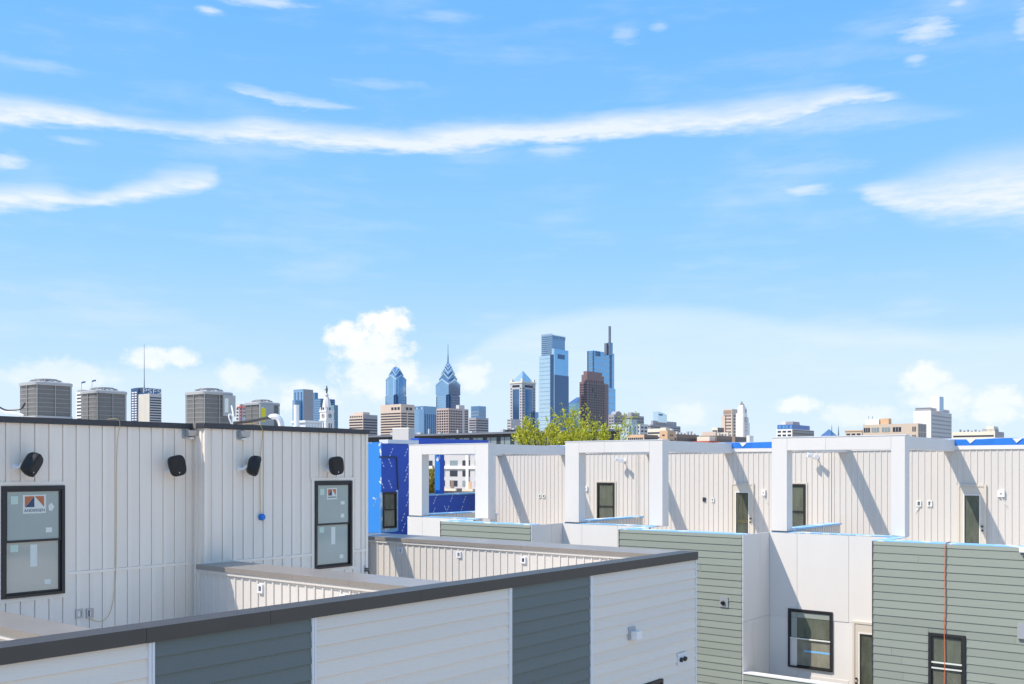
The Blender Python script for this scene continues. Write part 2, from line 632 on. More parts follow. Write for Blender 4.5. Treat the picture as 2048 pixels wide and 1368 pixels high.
def lap_panel(parent, face, plane, s0, s1, ztop, zbot, m, first=0.15, pitch=0.178, lip=0.017, split=0.0, cut=None):
    z = ztop
    h = first
    k = 0
    while z > zbot + 0.02:
        z2 = max(z - h, zbot)
        segs = [(s0, s1)]
        if cut and z2 < cut[3] - 0.01 and z > cut[2] + 0.01:
            segs = [(s0, cut[0]), (cut[1], s1)]
        out = []
        for a, b in segs:
            if random.random() < split and b - a > 1.2:
                c = random.uniform(a + 0.4, b - 0.4)
                out += [(a, c - 0.002), (c + 0.002, b)]
            else:
                out.append((a, b))
        for a, b in out:
            jit = random.uniform(-0.0015, 0.0015)
            lap(face, plane, 'siding_board', m, a, b, z2 + 0.004, z - 0.002, lip + jit, parent)
        z = z2
        h = pitch
        k += 1


def dh_window(parent, face, plane, s0, s1, z0, z1, glass_up, glass_lo, label=None, fw=0.047, proud=0.05):
    """black double-hung window: outer frame, two sashes, panes"""
    mb = MB()
    mb.fbox(face, plane, s0, s0 + fw, 0, proud, z0, z1)
    mb.fbox(face, plane, s1 - fw, s1, 0, proud, z0, z1)
    mb.fbox(face, plane, s0 + fw, s1 - fw, 0, proud, z1 - fw, z1)
    mb.fbox(face, plane, s0 + fw, s1 - fw, 0, proud + .012, z0, z0 + fw * 0.8)
    w = mb.build('window', M_BLACK, parent)
    if label:
        w['label'] = label
    zm = z0 + (z1 - z0) * 0.5
    sw = 0.032
    for nm, a, b, dd, gl in (('upper_sash', zm - .01, z1 - fw, 0.03, glass_up), ('lower_sash', z0 + fw * .8, zm + .03, 0.014, glass_lo)):
        m2 = MB()
        m2.fbox(face, plane, s0 + fw, s0 + fw + sw, 0.003, dd, a, b)
        m2.fbox(face, plane, s1 - fw - sw, s1 - fw, 0.003, dd, a, b)
        m2.fbox(face, plane, s0 + fw + sw, s1 - fw - sw, 0.003, dd, b - sw, b)
        m2.fbox(face, plane, s0 + fw + sw, s1 - fw - sw, 0.003, dd, a, a + sw)
        m2.build(nm, M_BLACK, w)
        fb(face, plane, 'pane', gl, s0 + fw + sw, s1 - fw - sw, 0.004, dd - 0.012, a + sw, b - sw, w)
    return w


def wall_plate(parent, face, plane, s, z, w, h, m_plate, m_in, nm='outlet_box'):
    """a small wall box with an opening, a part of its house"""
    mb = MB()
    t = w * 0.24
    mb.fbox(face, plane, s - w / 2, s - w / 2 + t, 0, .035, z - h / 2, z + h / 2)
    mb.fbox(face, plane, s + w / 2 - t, s + w / 2, 0, .035, z - h / 2, z + h / 2)
    mb.fbox(face, plane, s - w / 2 + t, s + w / 2 - t, 0, .035, z + h / 2 - t, z + h / 2)
    mb.fbox(face, plane, s - w / 2 + t, s + w / 2 - t, 0, .035, z - h / 2, z - h / 2 + t)
    o = mb.build(nm, m_plate, parent)
    fb(face, plane, 'opening', m_in, s - w / 2 + t, s + w / 2 - t, 0, .012, z - h / 2 + t, z + h / 2 - t, o)
    return o


# ------------------------------------------------------------------ the near block
CAPZ = -1.517
YN = 8.586          # street face of the near block
XE = 16.10          # its far end
Y1, Y2 = 13.92, 13.6  # the two penthouse wall planes
DECK = -2.75


def near_block():
    T = thing('townhouse_block', (8.5, 11.5, -12.5), 'near townhouse block with white and dark lap siding below a bronze capped parapet', 'townhouse')
    box('body', M_CONC, 0.5, XE - .05, YN + .06, 26, -12.5, DECK, T)
    w = box('front_wall', M_WHITE_LAP, 0.5, XE - .01, YN + .02, YN + .28, -12.5, -1.67, T)
    edges = [0.5, 5.25, 7.235, 10.722, 12.72, XE]
    mats = [M_WHITE_LAP, M_DARK_LAP, M_WHITE_LAP, M_DARK_LAP, M_WHITE_LAP]
    for i in range(5):
        a, b = edges[i] + (0.032 if i else 0), edges[i + 1] - 0.032
        lap_panel(w, 'Y', YN + .02, a, b, -1.668, -6.2, mats[i], first=0.15, lip=0.023)
    for i, e in enumerate(edges[1:5]):
        fb('Y', YN + .02, 'corner_trim', M_TRIM, e - 0.032, e - 0.004, 0, 0.03, -6.2, -1.668, w)
        fb('Y', YN + .02, 'corner_trim', M_TRIM, e + 0.004, e + 0.032, 0, 0.026, -6.2, -1.668, w)
    fb('Y', YN + .02, 'corner_trim', M_TRIM, XE - .03, XE + .004, 0, 0.024, -6.2, -1.668, w)
    # parapet cap of the street face, in lengths
    joints = [0.5, onY(290, 1270, YN)[0], onY(538, 1250, YN)[0], onY(838, 1200, YN)[0], onY(1104, 1170, YN)[0], XE + .012]
    for i in range(5):
        z = random.uniform(-.0015, .0015)
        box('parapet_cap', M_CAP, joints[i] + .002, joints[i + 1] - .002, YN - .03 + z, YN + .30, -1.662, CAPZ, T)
    # party-wall parapets that run back from it: x0, x1 (cap), y end
    for x0, x1, ye, nb in ((4.37, 4.84, Y1, 3), (9.08, 9.80, Y2, 4), (15.18, 16.10, 24.0, 5)):
        pw = batten_wall(T, 'X', x0 + .05, YN + .31, ye - .004, DECK, -1.615, 0.183, M_BEIGE, 'parapet_wall', thick=x1 - x0 - .1, bw=0.03, bd=0.016)
        ys = [YN + .302 + (ye - YN - .302) * k / nb for k in range(nb + 1)]
        for k in range(nb):
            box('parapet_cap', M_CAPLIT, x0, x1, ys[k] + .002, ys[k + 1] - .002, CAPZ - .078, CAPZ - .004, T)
        fb('X', x0 + .05, 'drip_trim', M_BEIGE, YN + .31, ye - .004, 0.002, 0.034, -1.645, CAPZ - .079, T)
    # recessed lights in the two longer parapets
    for X, px, py in ((9.13, 523, 1177), (9.13, 688, 1198), (15.23, 803, 1101), (15.23, 919, 1109), (15.23, 1048, 1120)):
        p = onX(px, py, X)
        wall_plate(T, 'X', X, p.y, p.z, 0.115, 0.13, M_TRIM, M_BRASS, 'step_light')
    # penthouse walls
    for face_y, a, b, win in ((Y1, 2.0, 9.28, (6.235, 7.117, -1.80, -0.257)), (Y2, 9.28, 12.725, (11.45, 12.32, -1.79, -0.238))):
        sk = [(win[0] - .03, win[1] + .03, win[2] - .03, win[3] + .03)]
        pw = batten_wall(T, 'Y', face_y, a, b, DECK, .62, 0.2, M_BATTEN, 'penthouse_wall', thick=0.24, bw=0.055, bd=0.024,
                         start=(0.13 if face_y == Y1 else 0.11), skip=sk, zs=[(DECK, -1.545), (-1.505, .615)])
        s = a + (0.13 if face_y == Y1 else 0.11)
        while s < b - .06:
            for u, v in ((DECK, -1.55), (-1.50, .615)):
                e = min(s + .2 - .0275 - .011, b - .065)
                cuts = [(u, v)]
                if e > win[0] - .06 and s < win[1] + .06:
                    cuts = [(u, min(v, win[2] - .055)), (max(u, win[3] + .055), v)]
                for c0, c1 in cuts:
                    if c1 - c0 > .02:
                        fb('Y', face_y, 'board', M_BATTEN, s + .0275, e, .0005, .011, c0, c1, pw)
            s += .2
        segs = [(a, win[0] - .05), (win[1] + .05, b)]
        for s0, s1 in segs:
            if s1 - s0 > 0.1:
                fb('Y', face_y, 'band_trim', M_BATTEN, s0, s1, 0, 0.028, -1.548, -1.506, pw)
        fb('Y', face_y, 'corner_board', M_BATTEN, b - .06, b, 0, 0.026, DECK, .618, pw)
        w0, w1, z0, z1 = win
        mb = MB()
        for q in ((w0 - .06, w0 - .004, z0 - .06, z1 + .06), (w1 + .004, w1 + .06, z0 - .06, z1 + .06)):
            mb.fbox('Y', face_y, q[0], q[1], 0, .03, q[2], q[3])
        mb.fbox('Y', face_y, w0 - .004, w1 + .004, 0, .03, z1 + .004, z1 + .06)
        mb.fbox('Y', face_y, w0 - .004, w1 + .004, 0, .03, z0 - .06, z0 - .004)
        mb.build('window_casing', M_BATTEN, T)
        big = face_y == Y1
        W = dh_window(T, 'Y', face_y, w0, w1, z0, z1, M_GLASS_L, M_GLASS_L2 if big else M_GLASS_L)
        stickers(W, face_y, w0, w1, z0, z1, big)
    # the step between the two wall planes faces the sun
    pw = box('return_wall', M_BATTEN, 9.245, 9.28, Y2 + .003, Y1 + .2, DECK, .62, T)
    for y in (13.70, 13.84):
        fb('X', 9.245, 'batten', M_BATTEN, y - .025, y + .025, 0, .016, DECK, .615, pw)
    box('corner_board', M_BATTEN, 9.225, 9.275, Y2 - .022, Y2 + .002, DECK, .62, pw)
    # roof slab and its dark fascia
    box('roof', M_DECK, 2.0, 12.70, Y1 + .25, 24, .35, .60, T)
    box('roof', M_DECK, 9.29, 12.70, Y2 + .25, Y1 + .249, .35, .60, T)
    box('roof_fascia', M_FASCIA, 2.0, 9.2, Y1 - .055, Y1 + .18, .62, .702, T)
    box('roof_fascia', M_FASCIA, 9.2, 12.745, Y2 - .055, Y2 + .18, .62, .702, T)
    box('roof_fascia', M_CAPLIT, 9.199, 9.35, Y2 + .181, Y1 + .18, .622, .704, T)  # same fascia in a lighter colour that stands in for sun
    box('roof_fascia', M_FASCIA, 12.6, 12.745, Y2 + .181, 24, .62, .702, T)
    box('penthouse_wall', M_BATTEN, 12.55, 12.72, Y2 + .245, 24, DECK, .62, T)
    # rear pergola of this block (behind the penthouse), its beam shades the far parapet
    pg = box('pergola', M_WHITE, 12.75, 15.2, 16.22, 16.56, .43, .76, T)
    box('post', M_WHITE, 14.85, 15.15, 16.22, 16.56, DECK, .428, pg)
    # deck floor finishes
    box('deck', M_DECK, 4.9, 9.1, YN + .31, Y1 - .03, DECK, DECK + .06, T)
    box('deck', M_DECK, 9.86, 15.2, YN + .31, Y2 - .03, DECK, DECK + .06, T)
    # small things fixed to the street face
    p = onY(1362, 1318, YN)
    o = fb('Y', YN + .02, 'vent_plate', M_TRIM, p.x - .13, p.x + .17, .018, .035, p.z - .10, p.z + .11, T)
    for dx in (-.04, .09):
        mb = MB()
        mb.tube([(p.x + dx, YN - .02, p.z), (p.x + dx, YN - .055, p.z - .01)], .042, 12)
        mb.build('vent_hood', M_BLACK, o)
    q = onY(1318, 1366, YN)
    dh_window(T, 'Y', YN + .02, q.x - .95, q.x + .1, q.z - 1.6, q.z + .06, M_GLASS_D, M_GLASS_D)
    # service boxes beside the left window, and the spigot by the right one
    for px, py, m_in in ((157, 1227, M_STICK), (178, 1226, M_NAVY)):
        p = onY(px, py, Y1)
        wall_plate(T, 'Y', Y1, p.x, p.z, .11, .14, M_STEEL, m_in)
    p = onY(729, 1141, Y2)
    o = fb('Y', Y2, 'spigot_plate', M_STEEL, p.x - .07, p.x + .07, 0, .02, p.z - .1, p.z + .1, T)
    mb = MB()
    mb.tube([(p.x, Y2 - .02, p.z), (p.x + .01, Y2 - .08, p.z), (p.x + .03, Y2 - .1, p.z - .06)], .016, 8)
    mb.tube([(p.x - .03, Y2 - .06, p.z + .045), (p.x + .045, Y2 - .06, p.z + .03)], .014, 8)
    mb.build('spigot', M_BRASS, o)
    return T


def tri_prism(mb, face, plane, d0, d1, pts):
    """flat polygon with thickness on a wall"""
    a = [((s, plane - d0, z) if face == 'Y' else (plane - d0, s, z)) for s, z in pts]
    b = [((s, plane - d1, z) if face == 'Y' else (plane - d1, s, z)) for s, z in pts]
    mb.loft([a, b])


def stickers(W, Y, w0, w1, z0, z1, big):
    """the maker's sign and the paper scraps left on new glass"""
    zm = (z0 + z1) / 2
    gu, gl = .019, .003
    wd = w1 - w0

    def paper(nm, m, s0, s1, a, b, d):
        return fb('Y', Y, nm, m, w0 + s0 * wd, w0 + s1 * wd, d, d + .0015, a, b, W)
    if big:
        s0, s1, a, b = .335, .70, z1 - .385, z1 - .125
    else:
        s0, s1, a, b = .33, .60, z1 - .33, z1 - .13
    paper('sign_card', M_STICK, s0, s1, a, b, gu)
    X0, X1 = w0 + (s0 + .03) * wd, w0 + (s1 - .03) * wd
    xm = (X0 + X1) / 2
    top = b - .02
    mid = b - (b - a) * .66
    for nm, m, pts in (('sign_triangle', M_ORANGE, [(X0, top), (xm - .002, top), (X0, mid)]),
                       ('sign_triangle', M_NAVY, [(xm - .002, top - .004), (xm - .002, mid), (X0 + .004, mid)]),
                       ('sign_triangle', M_ORANGE, [(xm + .004, top), (X1, top), (X1, mid)])):
        mb = MB()
        tri_prism(mb, 'Y', Y, gu + .0015, gu + .003, pts)
        mb.build(nm, m, W)
    text_obj('sign_lettering', 'ANDERSEN', M_NAVY, 'Y', Y, X0 - .01, X1 + .01, a + .022, gu + .003, W, h=.042 if big else .03, thick=.0008)
    paper('paper_scrap', M_STICKG, .15, .26, z1 - .25, z1 - .14, gu)
    if big:
        mb = MB()
        tri_prism(mb, 'Y', Y, gu, gu + .002, [(w0 + .74 * wd, z1 - .28), (w0 + .79 * wd, z1 - .24), (w0 + .84 * wd, z1 - .30), (w0 + .80 * wd, z1 - .36), (w0 + .75 * wd, z1 - .35)])
        mb.build('paper_scrap', M_STICK, W)
    else:
        paper('paper_scrap', M_STICK, .70, .81, z1 - .43, z1 - .37, gu)
    paper('paper_scrap', M_STICK, .70, .80, zm + .11, zm + .18, gu)
    paper('paper_scrap', M_STICKG, .15, .27, zm - .14, zm - .04, gl)
    paper('paper_scrap', M_STICK, .46, .57, zm - .36, zm - .05, gl)
    paper('paper_scrap', M_STICK, .69, .79, z0 + .15, z0 + .22, gl)


near_block()


# ------------------------------------------------------------------ loudspeakers
def sup(w, h, n=24, p=3.4):
    out = []
    for j in range(n):
        t = 2 * math.pi * j / n
        c, s = math.cos(t), math.sin(t)
        out.append((w / 2 * math.copysign(abs(c) ** (2 / p), c), h / 2 * math.copysign(abs(s) ** (2 / p), s)))
    return out


def speaker(px, py, plane, yaw, pitch, roll, label):
    """local frame: front looks to -y, wall behind at +y"""
    c = onY(px, py, plane - .20)
    T = thing('wall_speaker', (c.x, c.y, c.z), label, 'speaker', 'loudspeakers under the roof edge')
    R = Matrix.Translation((c.x, c.y, c.z)) @ Matrix.Rotation(yaw, 4, 'Z') @ Matrix.Rotation(pitch, 4, 'X') @ Matrix.Rotation(roll, 4, 'Y')
    mb = MB()
    prof = [(-.085, .225, .295), (-.078, .252, .318), (-.03, .262, .328), (.03, .235, .31), (.075, .17, .26), (.095, .09, .19)]
    mb.loft([[(x * (1 + .10 * z / .3), d, z) for x, z in sup(w, h)] for d, w, h in prof])
    cab = mb.build('cabinet', M_SPEAKER, T, smooth=True, mtx=R)
    mb = MB()
    mb.loft([[(x * (1 + .10 * z / .3), d, z) for x, z in sup(w, h)] for d, w, h in [(-.086, .215, .285), (-.094, .20, .27)]])
    g = mb.build('grille', M_SPEAKER, T, smooth=True, mtx=R)
    mb = MB(); mb.loft([[(x, d, z - .105) for x, z in sup(.018, .018, 10, 2)] for d in (-.094, -.097)])
    mb.build('badge', M_TRIM, g, mtx=R)
    # white bracket from the cabinet's back down to the wall
    back = R @ Vector((-.02, .09, -.03))
    mb = MB()
    pts = [back, Vector((back.x - .03, plane - .08, back.z - .06)), Vector((back.x - .05, plane - .02, back.z - .05))]
    mb.tube(pts, .022, 8)
    q = pts[-1]
    mb.tube([(q.x, plane - .03, q.z), (q.x, plane - .001, q.z)], .05, 14)
    mb.build('bracket', M_PVC, T, smooth=True)
    return T


r = math.radians
speaker(62, 928, Y1, r(38), r(18), r(28), 'black loudspeaker above the big left window, turned to the right')
speaker(353, 931, Y1, r(-18), r(6), r(-14), 'black loudspeaker beside the wall step, near the inner corner')
speaker(507, 931, Y2, r(58), r(14), r(16), 'black loudspeaker seen nearly side on, above the blue cover')
speaker(671, 931, Y2, r(-14), r(8), r(-10), 'black loudspeaker above the narrow window at the wall end')


# ------------------------------------------------------------------ wall lamps on the penthouse and other fixtures
def flood_lamp(px, py, Y, label):
    c = onY(px, py, Y)
    T = thing('flood_lamp', (c.x, Y, c.z), label, 'wall lamp', 'box lamps under the dark fascia')
    fb('Y', Y, 'back_plate', M_STEEL, c.x - .10, c.x + .10, 0, .02, c.z - .075, c.z + .075, T)
    mb = MB()
    a = [(c.x - .05, Y - .02, c.z + .06), (c.x + .10, Y - .02, c.z + .06), (c.x + .10, Y - .02, c.z - .05), (c.x - .05, Y - .02, c.z - .05)]
    b = [(c.x - .05, Y - .15, c.z + .055), (c.x + .10, Y - .15, c.z + .055), (c.x + .10, Y - .13, c.z - .03), (c.x - .05, Y - .13, c.z - .03)]
    mb.loft([a, b])
    mb.build('housing', M_STEEL, T)
    box('lens', M_PVC, c.x - .01, c.x + .06, Y - .10, Y - .03, c.z - .085, c.z - .052, T)


flood_lamp(374, 868, Y1, 'small grey box lamp left of the wall step')
flood_lamp(480, 870, Y2, 'small grey box lamp right of the wall step')

p = onY(1263, 1269, YN)
T = thing('porch_lamp', (p.x, YN, p.z), 'small white box lamp on the near white siding', 'wall lamp')
fb('Y', YN + .02, 'back_plate', M_STEEL, p.x - .10, p.x + .10, .018, .04, p.z - .08, p.z + .12, T)
mb = MB()
mb.fbox('Y', YN + .02, p.x - .05, p.x + .12, .042, .15, p.z - .07, p.z + .06)
mb.build('shade', M_PVC, T)


def cable(name, m, pts, r, label, cat='cable', parent=None):
    mb = MB()
    # smooth the control polygon a little
    P = [Vector(q) for q in pts]
    for _ in range(2):
        Q = [P[0]]
        for a, b in zip(P, P[1:]):
            Q += [a * .75 + b * .25, a * .25 + b * .75]
        Q.append(P[-1])
        P = Q
    mb.tube(P, r, 6)
    return mb.build(name, m, parent, smooth=True, label=label, cat=cat)


def wy(px, py, Y, d):
    q = onY(px, py, Y)
    return (q.x, Y - d, q.z)


cable('yellow_cable', M_YCORD,
      [wy(222, 838, Y1, -.1)] + [(onY(230, 836, Y1).x, Y1 - .06, .735)] + [wy(236, 846, Y1, .075)] +
      [wy(232, 880, Y1, .03), wy(231, 980, Y1, .026), wy(230, 1120, Y1, .04), wy(227, 1190, Y1, .03), wy(216, 1235, Y1, .03), wy(196, 1245, Y1, .03), wy(176, 1236, Y1, .035)],
      .0042, 'long thin yellow cable hanging down the left penthouse wall')
cable('yellow_cable', M_YCORD,
      [(onY(500, 850, Y2).x, Y2 + .2, .72), (onY(515, 850, Y2).x, Y2 - .05, .735), wy(521, 862, Y2, .075), wy(519, 900, Y2, .03), wy(518, 960, Y2, .026), wy(519, 1030, Y2, .03)],
      .0055, 'short yellow cable dropping to the blue cover')
p = onY(521, 1034, Y2)
mb = MB()
mb.loft([[(p.x + x, Y2 - d, p.z + z) for x, z in sup(w, w, 12, 2.4)] for d, w in ((0, .11), (.05, .115), (.085, .08), (.09, .03))])
mb.build('blue_cover', M_COVER, label='small bright blue cover on the penthouse wall below the short cable', cat='box cover', smooth=True)


# ------------------------------------------------------------------ air conditioners and pipes on the near roof
def ac_unit(px_corner, depth, w, ztop, label, rotz=0.0, panel=None, yellow=False, h=.66):
    c0 = dep(px_corner, 800, depth)
    cx, cy = c0.x + w / 2, c0.y + w / 2
    zb = ztop - h
    T = thing('air_conditioner', (cx, cy, zb - .05), label, 'air conditioner', 'condensers on the near roof')
    R = Matrix.Translation((cx, cy, 0)) @ Matrix.Rotation(rotz, 4, 'Z')

    def ring(k, z):
        return [(x, y, z) for x, y in sup(w * k, w * k, 32, 7)]
    MB().loft([ring(.95, zb + .05), ring(.95, ztop - .06)]).build('coil', M_COIL, T, mtx=R)
    MB().loft([ring(1.02, zb - .02), ring(1.02, zb + .05)]).build('base_pan', M_ACBODY, T, mtx=R)
    MB().loft([ring(1.03, ztop - .062), ring(1.03, ztop - .015), ring(.96, ztop)]).build('lid', M_ACBODY, T, mtx=R)
    mb = MB()
    n = 7
    for k in range(1, n):
        z = zb + .05 + (ztop - zb - .11) * k / n
        mb.loft([ring(.99, z - .004), ring(.99, z + .004)], caps=False)
    for x, y in sup(w * .985, w * .985, 8, 7):
        mb.box(x - .006, x + .006, y - .006, y + .006, zb + .05, ztop - .06)
    mb.build('wire_guard', M_WIRE, T, mtx=R)
    mb = MB()
    for k, (rr, dz) in enumerate(((.40, 0), (.36, .035), (.27, .055), (.18, .06), (.09, .06))):
        pts = [(math.cos(6.28318 * j / 24) * rr * w, math.sin(6.28318 * j / 24) * rr * w, ztop + .005 + dz) for j in range(25)]
        mb.tube(pts, .007, 5)
    for j in range(12):
        a = 6.28318 * j / 12
        mb.tube([(math.cos(a) * .40 * w, math.sin(a) * .40 * w, ztop + .004), (math.cos(a) * .36 * w, math.sin(a) * .36 * w, ztop + .042), (math.cos(a) * .09 * w, math.sin(a) * .09 * w, ztop + .066)], .006, 5)
    mb.build('fan_guard', M_WIRE, T, mtx=R)
    MB().loft([[(x, y, z) for x, y in sup(.12 * w, .12 * w, 12, 2)] for z in (ztop - .02, ztop + .06)]).build('fan_motor', M_ACBODY, T, mtx=R)
    if panel:
        a, b, za, zb2 = panel    # along local x on the -y face
        mb = MB(); mb.box(a * w, b * w, -.512 * w - .02, -.49 * w, za, zb2)
        o = mb.build('service_panel', M_ACBODY, T, mtx=R)
        mb = MB(); mb.box((a + .04) * w, (a + .16) * w, -.512 * w - .024, -.512 * w - .02, zb2 - .32, zb2 - .06)
        mb.build('label_plate', M_STICK, o, mtx=R)
        if yellow:
            mb = MB(); mb.box((a + .03) * w, (a + .24) * w, -.512 * w - .027, -.512 * w - .022, zb2 - .38, zb2 - .08)
            o2 = mb.build('energy_label', M_YELLOW, o, mtx=R)
    # feet / sleepers to the roof
    mb = MB()
    for sx in (-.38, .38):
        mb.box(sx * w - .05, sx * w + .05, -.5 * w, .5 * w, .60, zb - .021)
    mb.build('stand', M_TRIM, T, mtx=R)
    return T


ac_unit(72, 17.5, .70, 1.53, 'leftmost air conditioner on the near roof, shown whole')
ac_unit(193, 18.8, .66, 1.48, 'second air conditioner from the left, in front of a white tower', h=.7)
ac_unit(408, 18.0, .66, 1.40, 'air conditioner standing behind the wall step, with a side control box', panel=(.1, .5, .95, 1.34), h=.7)
ac_unit(519, 22.0, .60, 1.46, 'rightmost air conditioner with a yellow label', panel=(-.5, .12, .85, 1.40), yellow=True, h=.8)


def roof_pipe(px, py, depth):
    q = dep(px, py, depth)
    return (q.x, q.y, q.z)


cable('refrigerant_pipe', M_PVC, [roof_pipe(-12, 812, 17.2), roof_pipe(8, 826, 17.2), roof_pipe(26, 826, 17.2), roof_pipe(40, 829, 17.2), (roof_pipe(46, 832, 17.2)[0], roof_pipe(46, 832, 17.2)[1], .9)], .028, 'white insulated pipe running to the leftmost air conditioner', 'pipe')
cable('refrigerant_pipe', M_BLACK, [roof_pipe(-12, 806, 17.35), roof_pipe(8, 821, 17.35), roof_pipe(30, 820, 17.35), roof_pipe(44, 818, 17.35), roof_pipe(50, 806, 17.35)], .016, 'black pipe above the white one at the roof left edge', 'pipe')
cable('duct_elbow', M_PVC, [roof_pipe(541, 836, 17.4), roof_pipe(543, 833, 17.4), roof_pipe(556, 833, 17.4), roof_pipe(563, 848, 17.4), (roof_pipe(564, 866, 17.4)[0], roof_pipe(564, 866, 17.4)[1], .58)], .055, 'fat white curved duct elbow by the rightmost air conditioner', 'duct')
cable('refrigerant_pipe', M_BLACK, [roof_pipe(468, 846, 18.0), roof_pipe(490, 844, 17.9), roof_pipe(515, 840, 17.8), roof_pipe(540, 835, 17.5)], .03, 'black insulated pipe between the duct elbow and the control box', 'pipe')
cable('refrigerant_pipe', M_PVC, [roof_pipe(464, 850, 17.6), roof_pipe(456, 832, 17.5), roof_pipe(462, 826, 17.6), roof_pipe(468, 838, 17.7), roof_pipe(464, 816, 17.9), roof_pipe(463, 812, 18.1)], .013, 'looped white conduit below the control box', 'conduit')
b0 = roof_pipe(593, 850, 19.0)
mb = MB(); mb.tube([(b0[0], b0[1], .59), (b0[0], b0[1], 1.20)], .052, 16)
o = mb.build('vent_pipe', M_PVC, smooth=True, label='straight white vent pipe standing beside the clock tower', cat='pipe')
mb = MB(); mb.tube([(b0[0], b0[1], 1.20), (b0[0], b0[1], 1.205)], .045, 16); mb.build('mouth', M_BLACK, o)
mb = MB(); mb.tube([(b0[0], b0[1], .59), (b0[0], b0[1], .66), (b0[0], b0[1], .80)], [.12, .1, .056], 16); mb.build('flashing', M_TRIM, o, smooth=True)
for k, (px, py, lab) in enumerate(((615, 845, 'low white roof hatch left of the clock tower'),)):
    q = roof_pipe(px, py, 22.0)
    T = thing('roof_hatch', (q[0], q[1], .6), lab, 'hatch')
    box('curb', M_TRIM, q[0] - .24, q[0] + .24, q[1] - .22, q[1] + .22, .60, .98, T)
    box('cover', M_PVC, q[0] - .27, q[0] + .27, q[1] - .25, q[1] + .25, .982, 1.03, T)
    for i in range(6):
        box('rib', M_PVC, q[0] - .2 + .08 * i, q[0] - .17 + .08 * i, q[1] - .235, q[1] - .2201, .66, .96, T)


# ------------------------------------------------------------------ the row of new houses across the alley
XG, XW, XP = 23.014, 24.62, 29.0
GTOP = -1.68


def glass_door(parent, face, plane, s0, s1, ztop, zbot, studs=False, handle_left=False):
    """s0 is the lower coordinate; for face X the low y is at the right in view"""
    mb = MB()
    fw = .055
    mb.fbox(face, plane, s0 - fw, s0, 0, .05, zbot, ztop + fw)
    mb.fbox(face, plane, s1, s1 + fw, 0, .05, zbot, ztop + fw)
    mb.fbox(face, plane, s0, s1, 0, .05, ztop, ztop + fw)
    mb.build('door_frame', M_DOOR, parent)
    st = .09
    mb = MB()
    mb.fbox(face, plane, s0 + .004, s0 + st, 0, .035, zbot, ztop - .004)
    mb.fbox(face, plane, s1 - st, s1 - .004, 0, .035, zbot, ztop - .004)
    mb.fbox(face, plane, s0 + st, s1 - st, 0, .035, ztop - .21, ztop - .004)
    mb.fbox(face, plane, s0 + st, s1 - st, 0, .035, zbot, zbot + .3)
    d = mb.build('door', M_DOOR, parent)
    mb = MB()
    b = .034
    mb.fbox(face, plane, s0 + st, s0 + st + b, .0351, .046, zbot + .3, ztop - .21)
    mb.fbox(face, plane, s1 - st - b, s1 - st, .0351, .046, zbot + .3, ztop - .21)
    mb.fbox(face, plane, s0 + st + b, s1 - st - b, .0351, .046, ztop - .21 - b, ztop - .21)
    mb.build('glazing_bead', M_WHITE, d)
    fb(face, plane, 'room', M_INTERIOR, s0 + st, s1 - st, -.001, .004, zbot + .3, ztop - .21, d)
    if studs:
        for k in range(3):
            s = s0 + st + (s1 - s0 - 2 * st) * (.2 + .3 * k)
            fb(face, plane, 'stud', M_STUD, s, s + .045, .005, .016, ztop - 1.05, ztop - .22, d)
        fb(face, plane, 'stud', M_STUD, s0 + st, s1 - st, .0165, .02, ztop - 1.2, ztop - 1.1, d)
    fb(face, plane, 'pane', M_GLASS_D, s0 + st + .002, s1 - st - .002, .024, .03, zbot + .301, ztop - .211, d)
    hs = s0 + st * .5 if not handle_left else s1 - st * .5
    for dz in (.0, -.11):
        mb = MB()
        zz = zbot + 1.05 + dz
        pa = (plane - .035, hs, zz) if face == 'X' else (hs, plane - .035, zz)
        pb = (plane - .075, hs, zz) if face == 'X' else (hs, plane - .075, zz)
        mb.tube([pa, pb], .026, 10)
        mb.build('handle', M_BRASS, d, smooth=True)
    return d


def bullet_lamp(px, py, X, label):
    q = onX(px, py, X)
    T = thing('bullet_lamp', (X, q.y, q.z), label, 'wall lamp', 'white lamps on the beige penthouses')
    mb = MB(); mb.tube([(X, q.y, q.z), (X - .03, q.y, q.z)], .07, 14); mb.build('back_plate', M_PVC, T, smooth=True)
    mb = MB(); mb.tube([(X - .03, q.y, q.z), (X - .2, q.y, q.z - .01)], .022, 8); mb.build('arm', M_PVC, T, smooth=True)
    mb = MB(); mb.tube([(X - .16, q.y + .01, q.z - .06), (X - .24, q.y + .04, q.z + .02), (X - .34, q.y + .16, q.z + .05)], [.035, .055, .075], 12); mb.build('head', M_PVC, T, smooth=True)
    mb = MB(); mb.tube([(X - .16, q.y - .01, q.z - .06), (X - .24, q.y - .04, q.z - .02), (X - .34, q.y - .13, q.z - .02)], [.035, .055, .075], 12); mb.build('head', M_PVC, T, smooth=True)


def alarm_box(px, py, X, w, h, label, tail=True):
    q = onX(px, py, X)
    T = thing('junction_box', (X, q.y, q.z), label, 'junction box', 'white boxes on the beige penthouses')
    box('cover', M_PVC, X - .06, X, q.y - w / 2, q.y + w / 2, q.z - h / 2, q.z + h / 2, T)
    box('knob', M_BRASS, X - .068, X - .0601, q.y - .015, q.y + .015, q.z - .02, q.z + .01, T)
    if tail:
        mb = MB(); mb.tube([(X - .04, q.y, q.z - h / 2), (X - .06, q.y - .06, q.z - h / 2 - .12), (X - .05, q.y - .13, q.z - h / 2 - .22)], .008, 6)
        mb.build('cable_tail', M_PVC, T, smooth=True)
    return T


